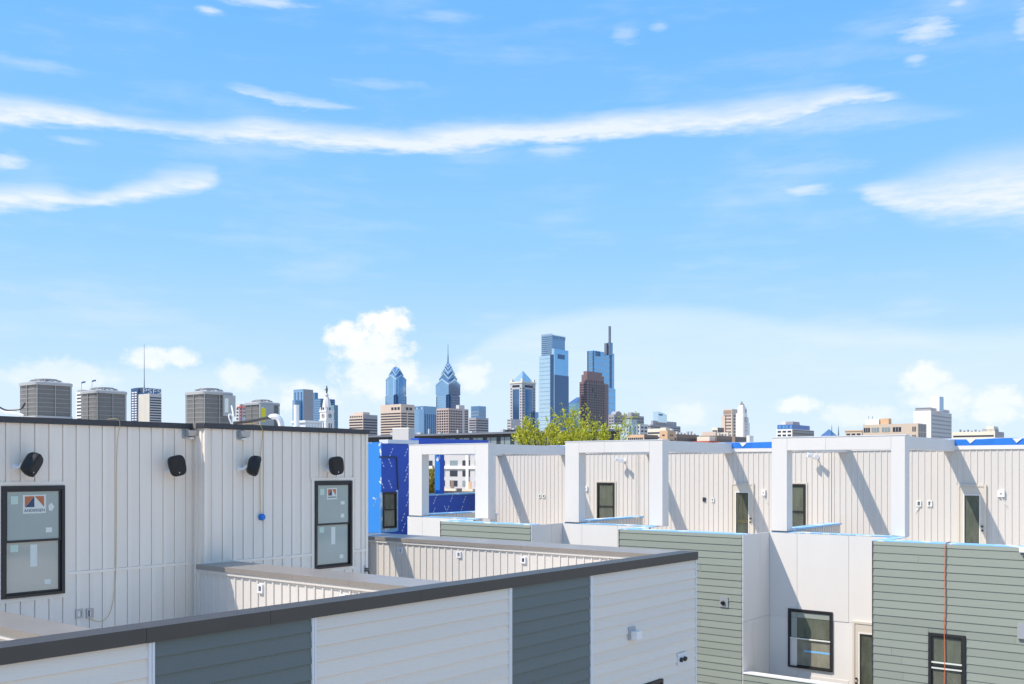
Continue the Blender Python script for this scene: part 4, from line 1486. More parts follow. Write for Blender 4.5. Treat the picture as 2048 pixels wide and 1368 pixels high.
# --- clock tower with the statue
def clock_tower():
    D = 1800
    c = dep(653.5, 860, D)
    k = D / F
    T = thing('clock_tower', (c.x, c.y, BASE), 'white stone clock tower crowned by a dark statue', 'clock tower')

    def zz(py):
        return (YH - py) * k

    def oc(r, z, n=8, ph=math.pi / 8):
        return [(c.x + r * math.cos(ph + 6.28318 * j / n), c.y + r * math.sin(ph + 6.28318 * j / n), z) for j in range(n)]
    hw = 9.4
    sh = box('shaft', C_WHITE, c.x - hw, c.x + hw, c.y - hw, c.y + hw, BASE, zz(840), T)
    box('shaft', C_WHITE, c.x - hw + .7, c.x + hw - .7, c.y - hw + .7, c.y + hw - .7, zz(840), zz(824), T)
    box('cornice', C_WHITE, c.x - hw - .6, c.x + hw + .6, c.y - hw - .6, c.y + hw + .6, zz(841.5), zz(840), T)
    box('cornice', C_WHITE, c.x - hw - .4, c.x + hw + .4, c.y - hw - .4, c.y + hw + .4, zz(824), zz(821.5), T)
    for face, pl in (('X', c.x - hw), ('Y', c.y - hw)):
        s = c.y if face == 'X' else c.x
        for sx in (-7.2, 7.2):
            fb(face, pl, 'pilaster', C_WHITE, s + sx - 1.4, s + sx + 1.4, 0, .8, -5, zz(842), T)
        for sx in (-2.4, 2.4):
            fb(face, pl, 'arched_window', C_WIN, s + sx - 1.2, s + sx + 1.2, 0, .12, zz(858), zz(847), T)
        mb = MB()
        pts0 = [(s + 4.2 * math.cos(6.28318 * j / 20), zz(832) + 4.2 * math.sin(6.28318 * j / 20)) for j in range(20)]
        tri_prism(mb, face, pl + .7, 0, .5, pts0)
        cf = mb.build('clock_face', C_GREY, T)
        mb = MB()
        tri_prism(mb, face, pl + .7, .5, .65, [(s - .3, zz(832)), (s + .3, zz(832)), (s + .2, zz(832) + 3.2), (s - .2, zz(832) + 3.2)])
        tri_prism(mb, face, pl + .7, .5, .65, [(s, zz(832) - .3), (s, zz(832) + .3), (s + 2.2, zz(832) + 1.2), (s + 2.4, zz(832) + .8)])
        mb.build('clock_hands', C_WIN, cf)
    for sx in (-1, 1):
        for sy in (-1, 1):
            mb = MB()
            X, Y = c.x + sx * 8.0, c.y + sy * 8.0
            mb.loft([[(X + 1.5 * math.cos(6.28 * j / 6), Y + 1.5 * math.sin(6.28 * j / 6), zz(821.5)) for j in range(6)], [(X + 1.3 * math.cos(6.28 * j / 6), Y + 1.3 * math.sin(6.28 * j / 6), zz(818)) for j in range(6)], [(X + .2 * math.cos(6.28 * j / 6), Y + .2 * math.sin(6.28 * j / 6), zz(814)) for j in range(6)]])
            mb.build('corner_turret', C_WHITE, T)
    mb = MB()
    mb.loft([oc(8.6, zz(821.5)), oc(8.3, zz(815)), oc(7.6, zz(808)), oc(6.5, zz(802)), oc(5.0, zz(797)), oc(4.4, zz(795))])
    dm = mb.build('dome', C_WHITE, T)
    for a in (math.pi, -math.pi / 2, -2.356):
        d = Vector((math.cos(a), math.sin(a), 0))
        p0 = Vector((c.x, c.y, 0)) + d * 7.9
        mb = MB()
        mb.box(p0.x - 1.1, p0.x + 1.1, p0.y - 1.1, p0.y + 1.1, zz(820), zz(815))
        mb.build('dormer', C_WIN, dm)
    mb = MB()
    mb.loft([oc(3.2, zz(795)), oc(3.0, zz(791)), oc(3.6, zz(790.5)), oc(2.4, zz(788)), oc(1.6, zz(786.5))])
    mb.build('lantern', C_LGREY, T)
    mb = MB()
    st = [(1.6, 786.5), (1.5, 785), (2.0, 782), (2.3, 779), (2.0, 776), (.9, 774.5), (1.15, 773), (1.0, 771.8), (.2, 771)]
    mb.loft([[(c.x + r * math.cos(6.28 * j / 8), c.y + r * .75 * math.sin(6.28 * j / 8), zz(p)) for j in range(8)] for r, p in st])
    mb.tube([(c.x - 1.6, c.y + 1.2, zz(779)), (c.x - 2.6, c.y + 2.4, zz(780.5)), (c.x - 3.0, c.y + 3.0, zz(779.5))], .55, 5)
    mb.build('statue', C_COPPER, T)


clock_tower()

# --- banded tan office blocks
T, bb = simple_tower('office_block', 'small tan office block with dark window bands right of the clock tower', 698, 726, 755, 829, 1500, C_TAN, style=1, fh=4.1, wr=.5, marg=.03, m2=C_GREY, off=5.5, cat='office block')
roofbox(T, bb, .1, .55, .1, .75, 4, C_TAN)
bands(T, 'X', bb[0], bb[1], bb[3], bb[4] - 6, bb[4], 4, C_WIN, .55, .05, piers=7, off=1, name='attic_windows')
T, bb = simple_tower('office_block', 'large tan office block with dark window bands below the left pointed tower', 761, 802, 829, 808, 1550, C_TAN, style=1, fh=4.15, wr=.48, marg=.02, off=12.5, cat='office block')
x0, y0, x1, y1, z = bb
for face, pl, s0, s1, q in (('X', x0, y0, y1, ((.06, .17), (.21, .32), (.36, .47))), ('Y', y0, x0, x1, ((.35, .55), (.62, .82)))):
    for a, b in q:
        fb(face, pl, 'louvre_window', C_WIN, s0 + (s1 - s0) * a, s0 + (s1 - s0) * b, 0, .15, z - 9, z - 4.6, T)
fb('Y', y0, 'pier', C_TAN, x0 + (x1 - x0) * .42, x0 + (x1 - x0) * .5, .02, .35, -5, z - 10, T)


# --- the two pointed towers
def gable_tier(mb, x0, y0, x1, y1, zb, ze, zp, zc):
    """square shaft piece whose four sides end in gables under a pointed roof"""
    xm, ym = (x0 + x1) / 2, (y0 + y1) / 2
    cs = [(x0, y0), (x1, y0), (x1, y1), (x0, y1)]
    md = [(xm, y0), (x1, ym), (xm, y1), (x0, ym)]
    for i in range(4):
        a, b, m = cs[i], cs[(i + 1) % 4], md[i]
        mb.quad((a[0], a[1], zb), (b[0], b[1], zb), (b[0], b[1], ze), (m[0], m[1], zp), (a[0], a[1], ze))
        mb.quad((a[0], a[1], ze), (m[0], m[1], zp), (xm, ym, zc))
        mb.quad((m[0], m[1], zp), (b[0], b[1], ze), (xm, ym, zc))


def chevrons(parent, x0, y0, x1, y1, ze, zp, t, m):
    """bright rafters along the gables of the two visible sides"""
    mb = MB()
    xm, ym = (x0 + x1) / 2, (y0 + y1) / 2
    tri_prism(mb, 'Y', y0, 0, .8, [(x0, ze), (xm, zp), (x1, ze), (x1, ze - t), (xm, zp - t), (x0, ze - t)])
    tri_prism(mb, 'X', x0, 0, .8, [(y0, ze), (ym, zp), (y1, ze), (y1, ze - t), (ym, zp - t), (y0, ze - t)])
    mb.build('gable_edge', m, parent)


def pointed_tower(L, C, R, D, eave, tiers, apex, spire, low, label, side=0):
    x0, y0, x1, y1, _ = corner(L, C, R, eave, D)
    k = D / F
    zz = lambda py: (YH - py) * k
    T = thing('pointed_tower', ((x0 + x1) / 2, (y0 + y1) / 2, BASE), label, 'skyscraper', 'pointed blue glass towers')
    s = (x1 - x0 + y1 - y0) / 4
    cx, cy = (x0 + x1) / 2, (y0 + y1) / 2
    n = s * .42
    # cruciform shaft: the corners are notched
    mb = MB()
    mb.box(cx - s, cx + s, cy - s + n, cy + s - n, BASE, zz(eave))
    sh = mb.build('shaft', G_BLUE, T)
    box('shaft', G_BLUE, cx - s + n, cx + s - n, cy - s, cy + s, BASE, zz(eave) + .02, T)
    box('corner_bay', G_DEEP, cx - s * .84, cx + s * .84, cy - s * .84, cy + s * .84, BASE, zz(eave) + .04, T)
    for face, pl, c in (('X', cx - s, cy), ('Y', cy - s, cx)):
        bands(sh, face, pl, c - s + n, c + s - n, 10, zz(eave), 5.4, G_LINE, .16, .0, name='floor_lines', proud=.25)
        for e in (-1, 1):
            fb(face, pl, 'bright_edge', G_PALE, c + e * (s - n) - .9, c + e * (s - n) + .9, 0, .4, 10, zz(eave), T)
    # nested gables
    for i, (f, e, p, top, b) in enumerate(tiers):
        r = s * f
        mb = MB()
        gable_tier(mb, cx - r, cy - r, cx + r, cy + r, zz(b), zz(e), zz(p), zz(top))
        g = mb.build('gable_tier', (G_BLUE, G_MID)[i % 2], T)
        chevrons(g, cx - r, cy - r, cx + r, cy + r, zz(e), zz(p), 3.2, G_PALE)
    mb = MB()
    for a, b, rr in spire:
        mb.tube([(cx, cy, zz(a)), (cx, cy, zz(b))], [rr, rr * .6], 6)
    mb.build('spire', G_DEEP, T)
    # wider lower part
    l = s * low[1]
    box('lower_shaft', G_BLUE, cx - l, cx + l, cy - l * .62, cy + l * .62, BASE, zz(low[0]), T)
    box('lower_shaft', G_BLUE, cx - l * .62, cx + l * .62, cy - l, cy + l, BASE, zz(low[0]) - .02, T)
    box('lower_corner', G_DEEP, cx - l * .86, cx + l * .86, cy - l * .86, cy + l * .86, BASE, zz(low[0]) - 1, T)
    for face, pl, c in (('X', cx - l, cy), ('Y', cy - l, cx)):
        bands(T, face, pl, c - l * .62, c + l * .62, 10, zz(low[0]), 5.4, G_LINE, .2, .04, name='floor_lines', proud=.3)
    return T


pointed_tower(772, 792, 812, 2130, 757,
              [(1.02, 757, 748, 744, 789), (.72, 748, 736, 735, 760), (.52, 742, 733.5, 731.5, 750)], 731,
              [(735, 729, .9)], (790, 1.22), 'left pointed blue glass tower with a blunt tip')
pointed_tower(872, 896, 920, 2070, 768,
              [(1.025, 767, 756, 750, 789), (.74, 755, 743, 738, 768), (.55, 744, 733, 729, 756), (.38, 735, 727, 724, 745), (.22, 728, 723, 719, 735)], 722,
              [(724, 706, 1.6), (708, 686, .7)], (790, 1.14), 'right pointed blue glass tower with a tall spire')

# --- blocks below and beside them
T, bb = simple_tower('office_block', 'dark blue glass block between the two pointed towers', 829, 849, 874, 812, 1750, G_MID, style=None, cat='office block')
x0, y0, x1, y1, z = bb
strips(T, 'X', x0, y0, y1, -5, z - 2, 2, G_PALE, .28, 'bright_strips', .3)
strips(T, 'Y', y0, x0, x1, -5, z - 14, 6, G_DEEP, .5, 'dark_strips', .3)
a = corner(828, 838, 850, 818, 1740)
box('lower_wing', G_BLUE, a[0], a[2], a[1], a[3], BASE, a[4], T)
T, bb = simple_tower('office_block', 'pink grey block with a square window grid below the spired tower', 873, 897, 925, 816, 1600, C_PINK, style=1, fh=4.2, wr=.62, marg=.02, cols=(5, 8), off=2.5, cat='office block')
a = corner(912, 918, 929, 810, 1620)
box('stair_tower', C_LGREY, a[0], a[2], a[1], a[3], BASE, a[4], T)
a = corner(918, 926, 937, 818, 1640)
o = box('side_wing', C_PINK, a[0], a[2], a[1], a[3], BASE, a[4], T)
bands(T, 'Y', a[1], a[0], a[2], -5, a[4], 4.2, C_WIN, .6, .05, piers=4, off=2)
T, bb = simple_tower('office_block', 'glass block with pale bands right of the spired tower', 942, 958, 972, 812, 1900, G_MID, style=1, mwin=C_WINP, fh=6, wr=.35, marg=.05, off=8, cat='office block')
T, bb = simple_tower('office_block', 'low grey block in front of the banded glass block', 938, 952, 977, 835, 1700, C_GREY, style=1, fh=4.2, wr=.4, marg=.03, off=3, cat='office block')


# --- pyramid-topped tower
def pyramid_tower():
    D = 2174
    T, bb = simple_tower('pyramid_tower', 'grey tower with white corners and a glass pyramid on top', 1020, 1044, 1071, 763, D, C_LGREY, cat='skyscraper')
    x0, y0, x1, y1, z = bb
    zz = lambda py: (YH - py) * D / F
    for face, pl, s0, s1 in faces(x0, y0, x1, y1):
        w = s1 - s0
        fb(face, pl, 'glass_front', G_MID, s0 + w * .24, s0 + w * .76, 0, .4, -5, z - 16, T)
        strips(T, face, pl - .41, s0 + w * .24, s0 + w * .76, -5, z - 16, 6, G_DEEP, .4, 'dark_strips', .1)
        for u in (.03, .80):
            bands(T, face, pl, s0 + w * u, s0 + w * (u + .17), -5, z, 6.0, C_WIN, .5, .1, piers=2, off=12, name='corner_windows')
        fb(face, pl, 'cornice', C_CREAM, s0 - 1, s1 + 1, -.2, 1.2, z - 3, z + .4, T)
        fb(face, pl, 'attic_window', C_WIN, s0 + w * .2, s0 + w * .8, 0, .3, z - 12, z - 7, T)
    cx, cy = (x0 + x1) / 2, (y0 + y1) / 2
    q = .86
    hx, hy = (x1 - x0) / 2 * q, (y1 - y0) / 2 * q
    mb = MB()
    b = [(cx - hx, cy - hy, z + .4), (cx + hx, cy - hy, z + .4), (cx + hx, cy + hy, z + .4), (cx - hx, cy + hy, z + .4)]
    for i in range(4):
        mb.quad(b[i], b[(i + 1) % 4], (cx, cy, zz(738.5)))
    p = mb.build('pyramid', G_PALE, T)
    for sx, sy in ((-1, -1), (1, -1), (-1, 1)):
        X, Y = cx + sx * hx, cy + sy * hy
        box('corner_block', C_CREAM, X - 2.2, X + 2.2, Y - 2.2, Y + 2.2, z + .4, z + 7, T)
    a = corner(1014, 1022, 1040, 838, 2100)
    box('low_wing', C_LGREY, a[0], a[2], a[1], a[3], BASE, a[4], T)
    bands(T, 'X', a[0], a[1], a[3], -5, a[4], 6, C_WIN, .5, .1, piers=3)
    a = corner(1066, 1070, 1077, 824, 2200)
    box('low_wing', G_MID, a[0], a[2], a[1], a[3], BASE, a[4], T)


pyramid_tower()


# --- tall pale glass tower with a lattice crown
def lattice_tower():
    D = 2020
    zz = lambda py: (YH - py) * D / F
    x0, y0, x1, y1, _ = corner(1078.5, 1106, 1136, 700, D)
    T = thing('glass_skyscraper', ((x0 + x1) / 2, (y0 + y1) / 2, BASE), 'tall pale glass tower with a lattice crown and a dark roof-sign rectangle', 'skyscraper')
    # slightly tapering body
    xb0, yb0, xb1, yb1, _ = corner(1075.5, 1106, 1138, 860, D)
    mb = MB()
    mb.loft([[(xb0, yb0, BASE), (xb1, yb0, BASE), (xb1, yb1, BASE), (xb0, yb1, BASE)], [(x0, y0, zz(710)), (x1, y0, zz(710)), (x1, y1, zz(710)), (x0, y1, zz(710))]])
    body = mb.build('body', G_PALE, T)
    bands(T, 'X', x0 - .2, y0 + 8, y1 - 1, 0, zz(712), 8.4, G_LINE, .12, .0, name='floor_lines', proud=.35)
    # north front rises higher, brighter blue above, a dark sheet below painted as a reflection
    w = x1 - x0
    fr = box('front_slab', G_BRIGHT, x0 + w * .06, x1 - .3, y0 - 1.2, y0 + 6, BASE, zz(697), T)
    box('slab_edge', G_PALE, x0 + w * .02, x0 + w * .059, y0 - 1.3, y0 + 4, BASE, zz(697), T)
    box('reflection_sheet', G_DEEP, x0 + w * .07, x1 + .4, y0 - 1.6, y0 - 1.22, BASE, zz(749), T)
    a0, a1 = onY(1116, 710, y0 - 1.6).x, onY(1129.5, 710, y0 - 1.6).x
    box('sign_recess', G_DEEP, a0, a1, y0 - 1.7, y0 - 1.21, zz(716), zz(707), T)
    # dark vertical cleft at the corner
    box('corner_cleft', G_DEEP, x0 - 1.0, x0 + w * .018, y0 - .9, y0 + 6.5, BASE, zz(709), T)
    # crown
    c0 = corner(1083.5, 1104, 1130, 668, D + 6)
    box('crown', G_MID, c0[0], c0[2], c0[1], c0[3], zz(712), zz(669), T)
    mb = MB()
    n = 9
    for i in range(n + 1):
        y = c0[1] + (c0[3] - c0[1]) * i / n
        mb.box(c0[0] - .8, c0[0] - .01, y - .4, y + .4, zz(711), zz(666.5))
        x = c0[0] + (c0[2] - c0[0]) * i / n
        mb.box(x - .35, x + .35, c0[1] - .8, c0[1] - .01, zz(676), zz(667))
    for i in range(12):
        z = zz(711) + (zz(666.5) - zz(711)) * i / 11
        mb.box(c0[0] - 1.3, c0[0] - .81, c0[1], c0[3], z - .9, z + .2)
    mb.build('lattice', G_LINE, T, kind='stuff')


lattice_tower()
T, bb = simple_tower('glass_block', 'small pale teal glass block between the lattice tower and the red tower', 1136, 1152, 1162, 806, 2300, G_TEAL, style=1, mwin=G_LINE, fh=7, wr=.15, marg=0, cat='office block')
x0, y0, x1, y1, z = bb
MB().loft([[(x0, y0, z), (x1, y0, z), (x1, y1, z), (x0, y1, z)], [(x0 + (x1 - x0) * .6, y0, z + 14), (x1, y0, z + 14), (x1, y0 + (y1 - y0) * .3, z + 14), (x0 + (x1 - x0) * .6, y0 + (y1 - y0) * .3, z + 14)]]).build('sloped_roof', G_MID, T)


# --- stepped red granite tower and the slim glass tower behind it
def red_tower():
    D = 2090
    T, bb = simple_tower('granite_tower', 'stepped dark red granite tower in front of the slim glass tower', 1159, 1174, 1212, 763, D, C_RED, cat='skyscraper', style=1, fh=5.2, wr=.55, marg=.03, cols=(6, 0), off=4)
    for L, C, R, t in ((1163, 1174, 1208, 749), (1167, 1174.5, 1204, 742)):
        a = corner(L, C, R, t, D + 3)
        box('upper_step', C_RED, a[0], a[2], a[1], a[3], 150, a[4], T)
    x0, y0, x1, y1, z = bb
    a = corner(1160, 1180, 1217, 764.5, D + 12)
    box('side_wing', C_RED, a[0], a[2], a[1], a[3], BASE, a[4], T)
    strips(T, 'Y', y0, x0 + 6, x1 - 6, -5, z + 4, 7, C_WIN, .14, 'window_slots', .3)
    for px, py in ((1180, 768), (1186, 780), (1192, 791)):
        q = onY(px, py, y0)
        fb('Y', y0, 'loggia', C_WIN, q.x - 1.6, q.x + 1.6, .02, .4, q.z - 5, q.z + 5, T)


red_tower()


def slim_tower():
    D = 2160
    zz = lambda py: (YH - py) * D / F
    T, bb = simple_tower('glass_skyscraper', 'slim blue glass tower with a stepped mast, tallest of the skyline', 1174.5, 1188, 1228.5, 701, D, G_BRIGHT, cat='skyscraper')
    x0, y0, x1, y1, z = bb
    bands(T, 'Y', y0, x0, x1, 5, z, 13, G_LINE, .16, .02, name='floor_lines', proud=.4, off=8)
    bands(T, 'X', x0, y0 + 2, y1 - 2, 5, z, 6.5, C_WINP, .5, .12, name='pale_panels', proud=.4, off=3)
    for s in (y0 + .5, y1 - 2.5):
        fb('X', x0, 'dark_edge', G_DEEP, s, s + 2.4, 0, .5, 5, z, T)
    c0, c1 = onY(1219.5, 740, y0).x, onY(1223.5, 740, y0).x
    fb('Y', y0, 'dark_slot', G_DEEP, c0, c1, 0, .5, zz(772), z - 2, T)
    a = corner(1180, 1195, 1231, 774, D - 8)
    o = box('lower_bay', G_BRIGHT, a[0] + 20, a[2], a[1], a[1] + 8, BASE, a[4], T)
    bands(T, 'Y', a[1], a[0] + 20, a[2], 5, a[4], 13, G_LINE, .16, .02, name='floor_lines', proud=.4)
    for L, C, R, t, m in ((1208.5, 1213, 1216, 686, C_STEEL), (1215, 1219, 1225.5, 684.5, G_MID), (1216.8, 1219, 1222, 652, C_STEEL)):
        a = corner(L, C, R, t, D + 14)
        box('mast_stage', m, a[0], a[2], a[1], a[3], z - 8, a[4], T)


slim_tower()

# --- mid-height blocks right of the towers
T, bb = simple_tower('office_block', 'dark purple grey block with an arched gable right of the red tower', 1217, 1228, 1258, 829, 1500, C_GREY, style=1, fh=4.5, wr=.4, marg=.05, cols=(2, 5), off=3, cat='office block')
x0, y0, x1, y1, z = bb
mb = MB()
xm = x0 + (x1 - x0) * .3
tri_prism(mb, 'Y', y0, -8, .3, [(xm + 9 * math.cos(t), z + 5.5 * math.sin(t)) for t in [math.pi * i / 10 for i in range(11)]])
mb.build('arched_gable', C_GREY, T)
roofbox(T, bb, .72, .95, .2, .8, 2.5, C_LGREY)
T, bb = simple_tower('office_block', 'dark grey stepped office block with a fine window grid', 1254, 1263, 1288, 831, 1450, C_GREY, style=1, fh=4.4, wr=.5, marg=.04, cols=(3, 7), off=2, cat='office block')
roofbox(T, bb, .02, .68, .1, .9, 4.6, C_GREY, 'upper_storey')
T, bb = simple_tower('apartment_block', 'pale teal apartment block with scattered small windows behind the tree', 1222, 1258, 1276, 848, 900, mat('teal_panel', (0.42, 0.52, 0.52), .6, var=.05, vscale=.1), cat='apartment block')
x0, y0, x1, y1, z = bb
mb = MB()
rg = random.Random(3)
for i in range(7):
    for j in range(9):
        if rg.random() < .62:
            s = y0 + (y1 - y0) * (.04 + .105 * j)
            mb.fbox('X', x0, s, s + (y1 - y0) * .055, 0, .1, z - 3.2 - i * 3.1, z - 1.6 - i * 3.1)
mb.build('small_windows', C_WIN, T, kind='stuff')
fb('Y', y0, 'glass_stair', G_TEAL, x0 + .5, x1, 0, .2, BASE, z - 1, T)
strips(T, 'Y', y0 - .2, x0, x1, -5, z - 1, 2, C_WHITE, .25, 'balcony_stacks', .8)
a = corner(1246, 1263, 1274, 838.5, 930)
box('upper_storey', mat('teal_panel', (0, 0, 0)), a[0], a[2], a[1], a[3], BASE, a[4], T)
T, bb = simple_tower('office_block', 'grey blue block with window bands below the curved glass top', 1271, 1280, 1296, 848, 1050, C_LGREY, style=1, fh=4.0, wr=.5, marg=.06, cols=(1, 2), cat='office block')
T, bb = simple_tower('hospital_block', 'wide dark grey stepped block with a curved glass top', 1294, 1301, 1361, 849, 1650, C_GREY, style=1, fh=4.4, wr=.35, marg=.02, cat='office block')
a = corner(1302, 1306, 1353, 841, 1660)
box('upper_storey', C_GREY, a[0], a[2], a[1], a[3], 20, a[4], T)
a = corner(1306, 1316, 1334, 842, 1665)
zt = zat(823, 1665); zr = zat(828.5, 1665)
xs = [a[0] + (a[2] - a[0]) * i / 6 for i in range(7)]
mb = MB()
mb.loft([[(x, a[1], a[4] - 2) for x in xs] + [(x, a[1], zt + (zr - zt) * (i / 6) ** 1.8) for i, x in reversed(list(enumerate(xs)))],
         [(x, a[3], a[4] - 2) for x in xs] + [(x, a[3], zt + (zr - zt) * (i / 6) ** 1.8) for i, x in reversed(list(enumerate(xs)))]])
o = mb.build('curved_glass_top', G_PALE, T)
fb('Y', a[1], 'sign_board', G_DEEP, a[0] + (a[2] - a[0]) * .12, a[0] + (a[2] - a[0]) * .5, .02, .5, zt - 6.6, zt - 3.6, T)

T, bb = simple_tower('warehouse', 'cream block with long dark window bands behind the middle roof', 1295, 1324, 1333, 857, 760, C_CREAM, style=1, fh=3.6, wr=.35, marg=.02, cat='warehouse')
T, bb = simple_tower('warehouse', 'orange brick stair block with small square windows', 1319, 1335, 1351, 861, 700, C_ORANGE, style=1, fh=3.6, wr=.3, marg=.3, cols=(1, 2), cat='warehouse')
roofbox(T, bb, .0, .5, .2, .9, 2.2, C_CREAM)
roofbox(T, bb, .6, .85, .1, .6, 1.6, C_WHITE, 'roof_tank')
T, bb = simple_tower('warehouse', 'low tan brick shed with tall windows beside the tree', 1254, 1288, 1316, 869, 480, C_ORANGE, style=1, fh=4.2, wr=.6, marg=.05, cols=(8, 9), m2=C_BRICK, off=.6, cat='warehouse')
T, bb = simple_tower('warehouse', 'long dark brown brick mill behind the middle roof', 1348, 1353, 1398, 868, 620, C_BRICK, style=1, fh=3.4, wr=.5, marg=.03, cols=(1, 14), cat='warehouse')
for i in range(6):
    roofbox(T, bb, .05 + .15 * i, .12 + .15 * i, .2, .8, rg.uniform(.8, 2.2), C_LGREY, 'roof_plant')
T, bb = simple_tower('warehouse', 'small cream shed with a red roof edge', 1394, 1419, 1430, 873, 330, C_CREAM, cat='warehouse')
x0, y0, x1, y1, z = bb
fb('X', x0, 'red_edge', C_RAIL, y0 - 1, y1 + 1, .3, .9, z - 2.1, z - 1.5, T)
fb('Y', y0, 'red_edge', C_RAIL, x0 - .9, x1 + 2, .3, .9, z - 2.1, z - 1.5, T)
T, bb = simple_tower('warehouse', 'brown brick mill with a square window grid left of the white tower', 1399, 1433, 1464, 871, 640, C_BRICK, style=1, fh=3.4, wr=.5, marg=.03, cols=(8, 9), cat='warehouse')
for i in range(5):
    roofbox(T, bb, .05 + .2 * i, .15 + .2 * i, .1, .9, rg.uniform(1, 3), (C_TAN, C_CREAM, C_GREY)[i % 3], 'roof_plant')
T, bb = simple_tower('warehouse', 'pale cream block on the shoulder of the white clock building', 1424, 1435, 1448, 855, 1000, C_CREAM, style=1, fh=4, wr=.4, marg=.1, cols=(0, 4), m2=C_BRICK, cat='warehouse')


# --- white building with a clock tower
def white_tower():
    D = 1330
    zz = lambda py: (YH - py) * D / F
    T, bb = simple_tower('white_clock_building', 'white and tan tower block with a round clock and a dark finial', 1446, 1464, 1490, 818, D + 25, C_TAN, style=1, fh=4.4, wr=.5, marg=.08, cols=(6, 4), off=7, cat='tower')
    x0, y0, x1, y1, z = bb
    bands(T, 'X', x0, y0, y1, z - 9, z, 8, C_BRICK, .7, .05, piers=7, off=.3, name='attic_windows')
    a = corner(1443, 1450, 1466, 832, D + 30)
    box('left_shoulder', C_TAN, a[0], a[2], a[1], a[3], BASE, a[4], T)
    for L, C, R, t in ((1471.5, 1488, 1499.5, 845), (1471.5, 1488, 1497.5, 834), (1472, 1488, 1494.5, 826), (1475, 1486.5, 1492.5, 814), (1478, 1485.5, 1490, 809.5)):
        a = corner(L, C, R, t, D)
        box('tower_stage', C_WHITE, a[0], a[2], a[1], a[3], BASE, a[4], T)
    a = corner(1471.5, 1488, 1497.5, 834, D)
    for face, pl, s0, s1 in faces(*a[:4]):
        s = (s0 + s1) / 2
        mb = MB()
        rr = (s1 - s0) * .2
        tri_prism(mb, face, pl, 0, .4, [(s + rr * math.cos(6.28318 * j / 18), zz(838) + 2.4 * math.sin(6.28318 * j / 18)) for j in range(18)])
        cf = mb.build('clock_face', C_GREY, T)
        mb = MB()
        tri_prism(mb, face, pl, .4, .5, [(s + rr * .68 * math.cos(6.28318 * j / 18), zz(838) + 1.6 * math.sin(6.28318 * j / 18)) for j in range(18)])
        mb.build('clock_dial', C_WHITE, cf)
        bands(T, face, pl, s0, s1, zz(868), zz(844), 4.1, C_LGREY, .4, .22, piers=3, off=1)
        fb(face, pl, 'belfry_opening', C_GREY, s0 + (s1 - s0) * .42, s0 + (s1 - s0) * .58, -2.3, .05, zz(825), zz(818), T)
    c = dep(1483.5, 809, D + 8)
    mb = MB()
    prof = [(3.0, 809.5), (3.1, 808.5), (2.3, 806.5), (1.2, 805.5), (.9, 804), (.9, 802.8), (.3, 802)]
    mb.loft([[(c.x + r * math.cos(6.28 * j / 8), c.y + r * math.sin(6.28 * j / 8), zz(p)) for j in range(8)] for r, p in prof])
    mb.build('finial', C_BRICK, T)
    a = corner(1462, 1470, 1493, 873, D - 200)
    o = box('brick_base', C_BRICK, a[0], a[2], a[1], a[3], BASE, a[4], T)
    bands(T, 'Y', a[1], a[0], a[2], -5, a[4], 8, C_WIN, .7, .05, piers=8)
    a = corner(1493, 1499, 1507, 871, D - 150)
    box('low_wing', C_WHITE, a[0], a[2], a[1], a[3], BASE, a[4], T)


white_tower()


# --- right-hand skyline
def blue_top():
    D = 800
    zz = lambda py: (YH - py) * D / F
    T, bb = simple_tower('office_block', 'white and brown block with a bright blue glass top storey', 1553, 1584.5, 1628, 858, D, C_WHITE, style=None, cat='office block')
    x0, y0, x1, y1, z = bb
    box('brown_front', C_BRICK, x0 + .3, x1 - .2, y0 - .12, y0 - .001, BASE, z - .4, T)
    bands(T, 'Y', y0 - .12, x0, x1, -4, z, 3.0, C_WINP, .55, .02, piers=13, off=.5)
    bands(T, 'X', x0, y0, y1, -4, z, 3.0, C_WIN, .5, .02, piers=3, off=.5)
    a = corner(1554.5, 1584.5, 1620, 849, D)
    o = box('glass_storey', mat('bright_blue_panel', (0.06, 0.16, 0.42), .3, var=.1), a[0] + .2, a[2], a[1] + .2, a[3], z + .01, a[4], T)
    for u in (.1, .38, .58, .84):
        fb('X', a[0] + .2, 'window', G_BRIGHT, a[1] + (a[3] - a[1]) * u - 1, a[1] + (a[3] - a[1]) * u + .8, 0, .1, z + .5, a[4] - .6, T)
    bb2 = (a[0], a[1], a[2], a[3], a[4])
    roofbox(T, bb2, .1, .28, .12, .85, 2.6, C_CREAM)
    roofbox(T, bb2, .05, .42, .02, .5, 2.5, C_GREY)
    roofbox(T, bb2, .5, .6, .2, .5, 1.0, C_LGREY)


blue_top()
q = dep(1658, 880, 1500)
T = thing('glass_pyramid', (q.x, q.y, BASE), 'low glass pyramid roof with two thin dark spires', 'building')
h = 11.0
box('wall', C_LGREY, q.x - h, q.x + h, q.y - h, q.y + h, BASE, zat(874, 1500), T)
mb = MB()
b = [(q.x - h, q.y - h, zat(874, 1500)), (q.x + h, q.y - h, zat(874, 1500)), (q.x + h, q.y + h, zat(874, 1500)), (q.x - h, q.y + h, zat(874, 1500))]
for i in range(4):
    mb.quad(b[i], b[(i + 1) % 4], (q.x, q.y, zat(858, 1500)))
mb.build('pyramid', G_MID, T)
for px, py in ((1663.5, 849.5), (1677, 851)):
    e = dep(px, py, 1400); g0 = dep(px, 880, 1400)
    mb = MB(); mb.tube([(e.x, e.y, BASE), (e.x, e.y, zat(872, 1400)), (e.x, e.y, e.z)], [1.4, 1.0, .15], 6)
    mb.build('spire', C_COPPER, T)

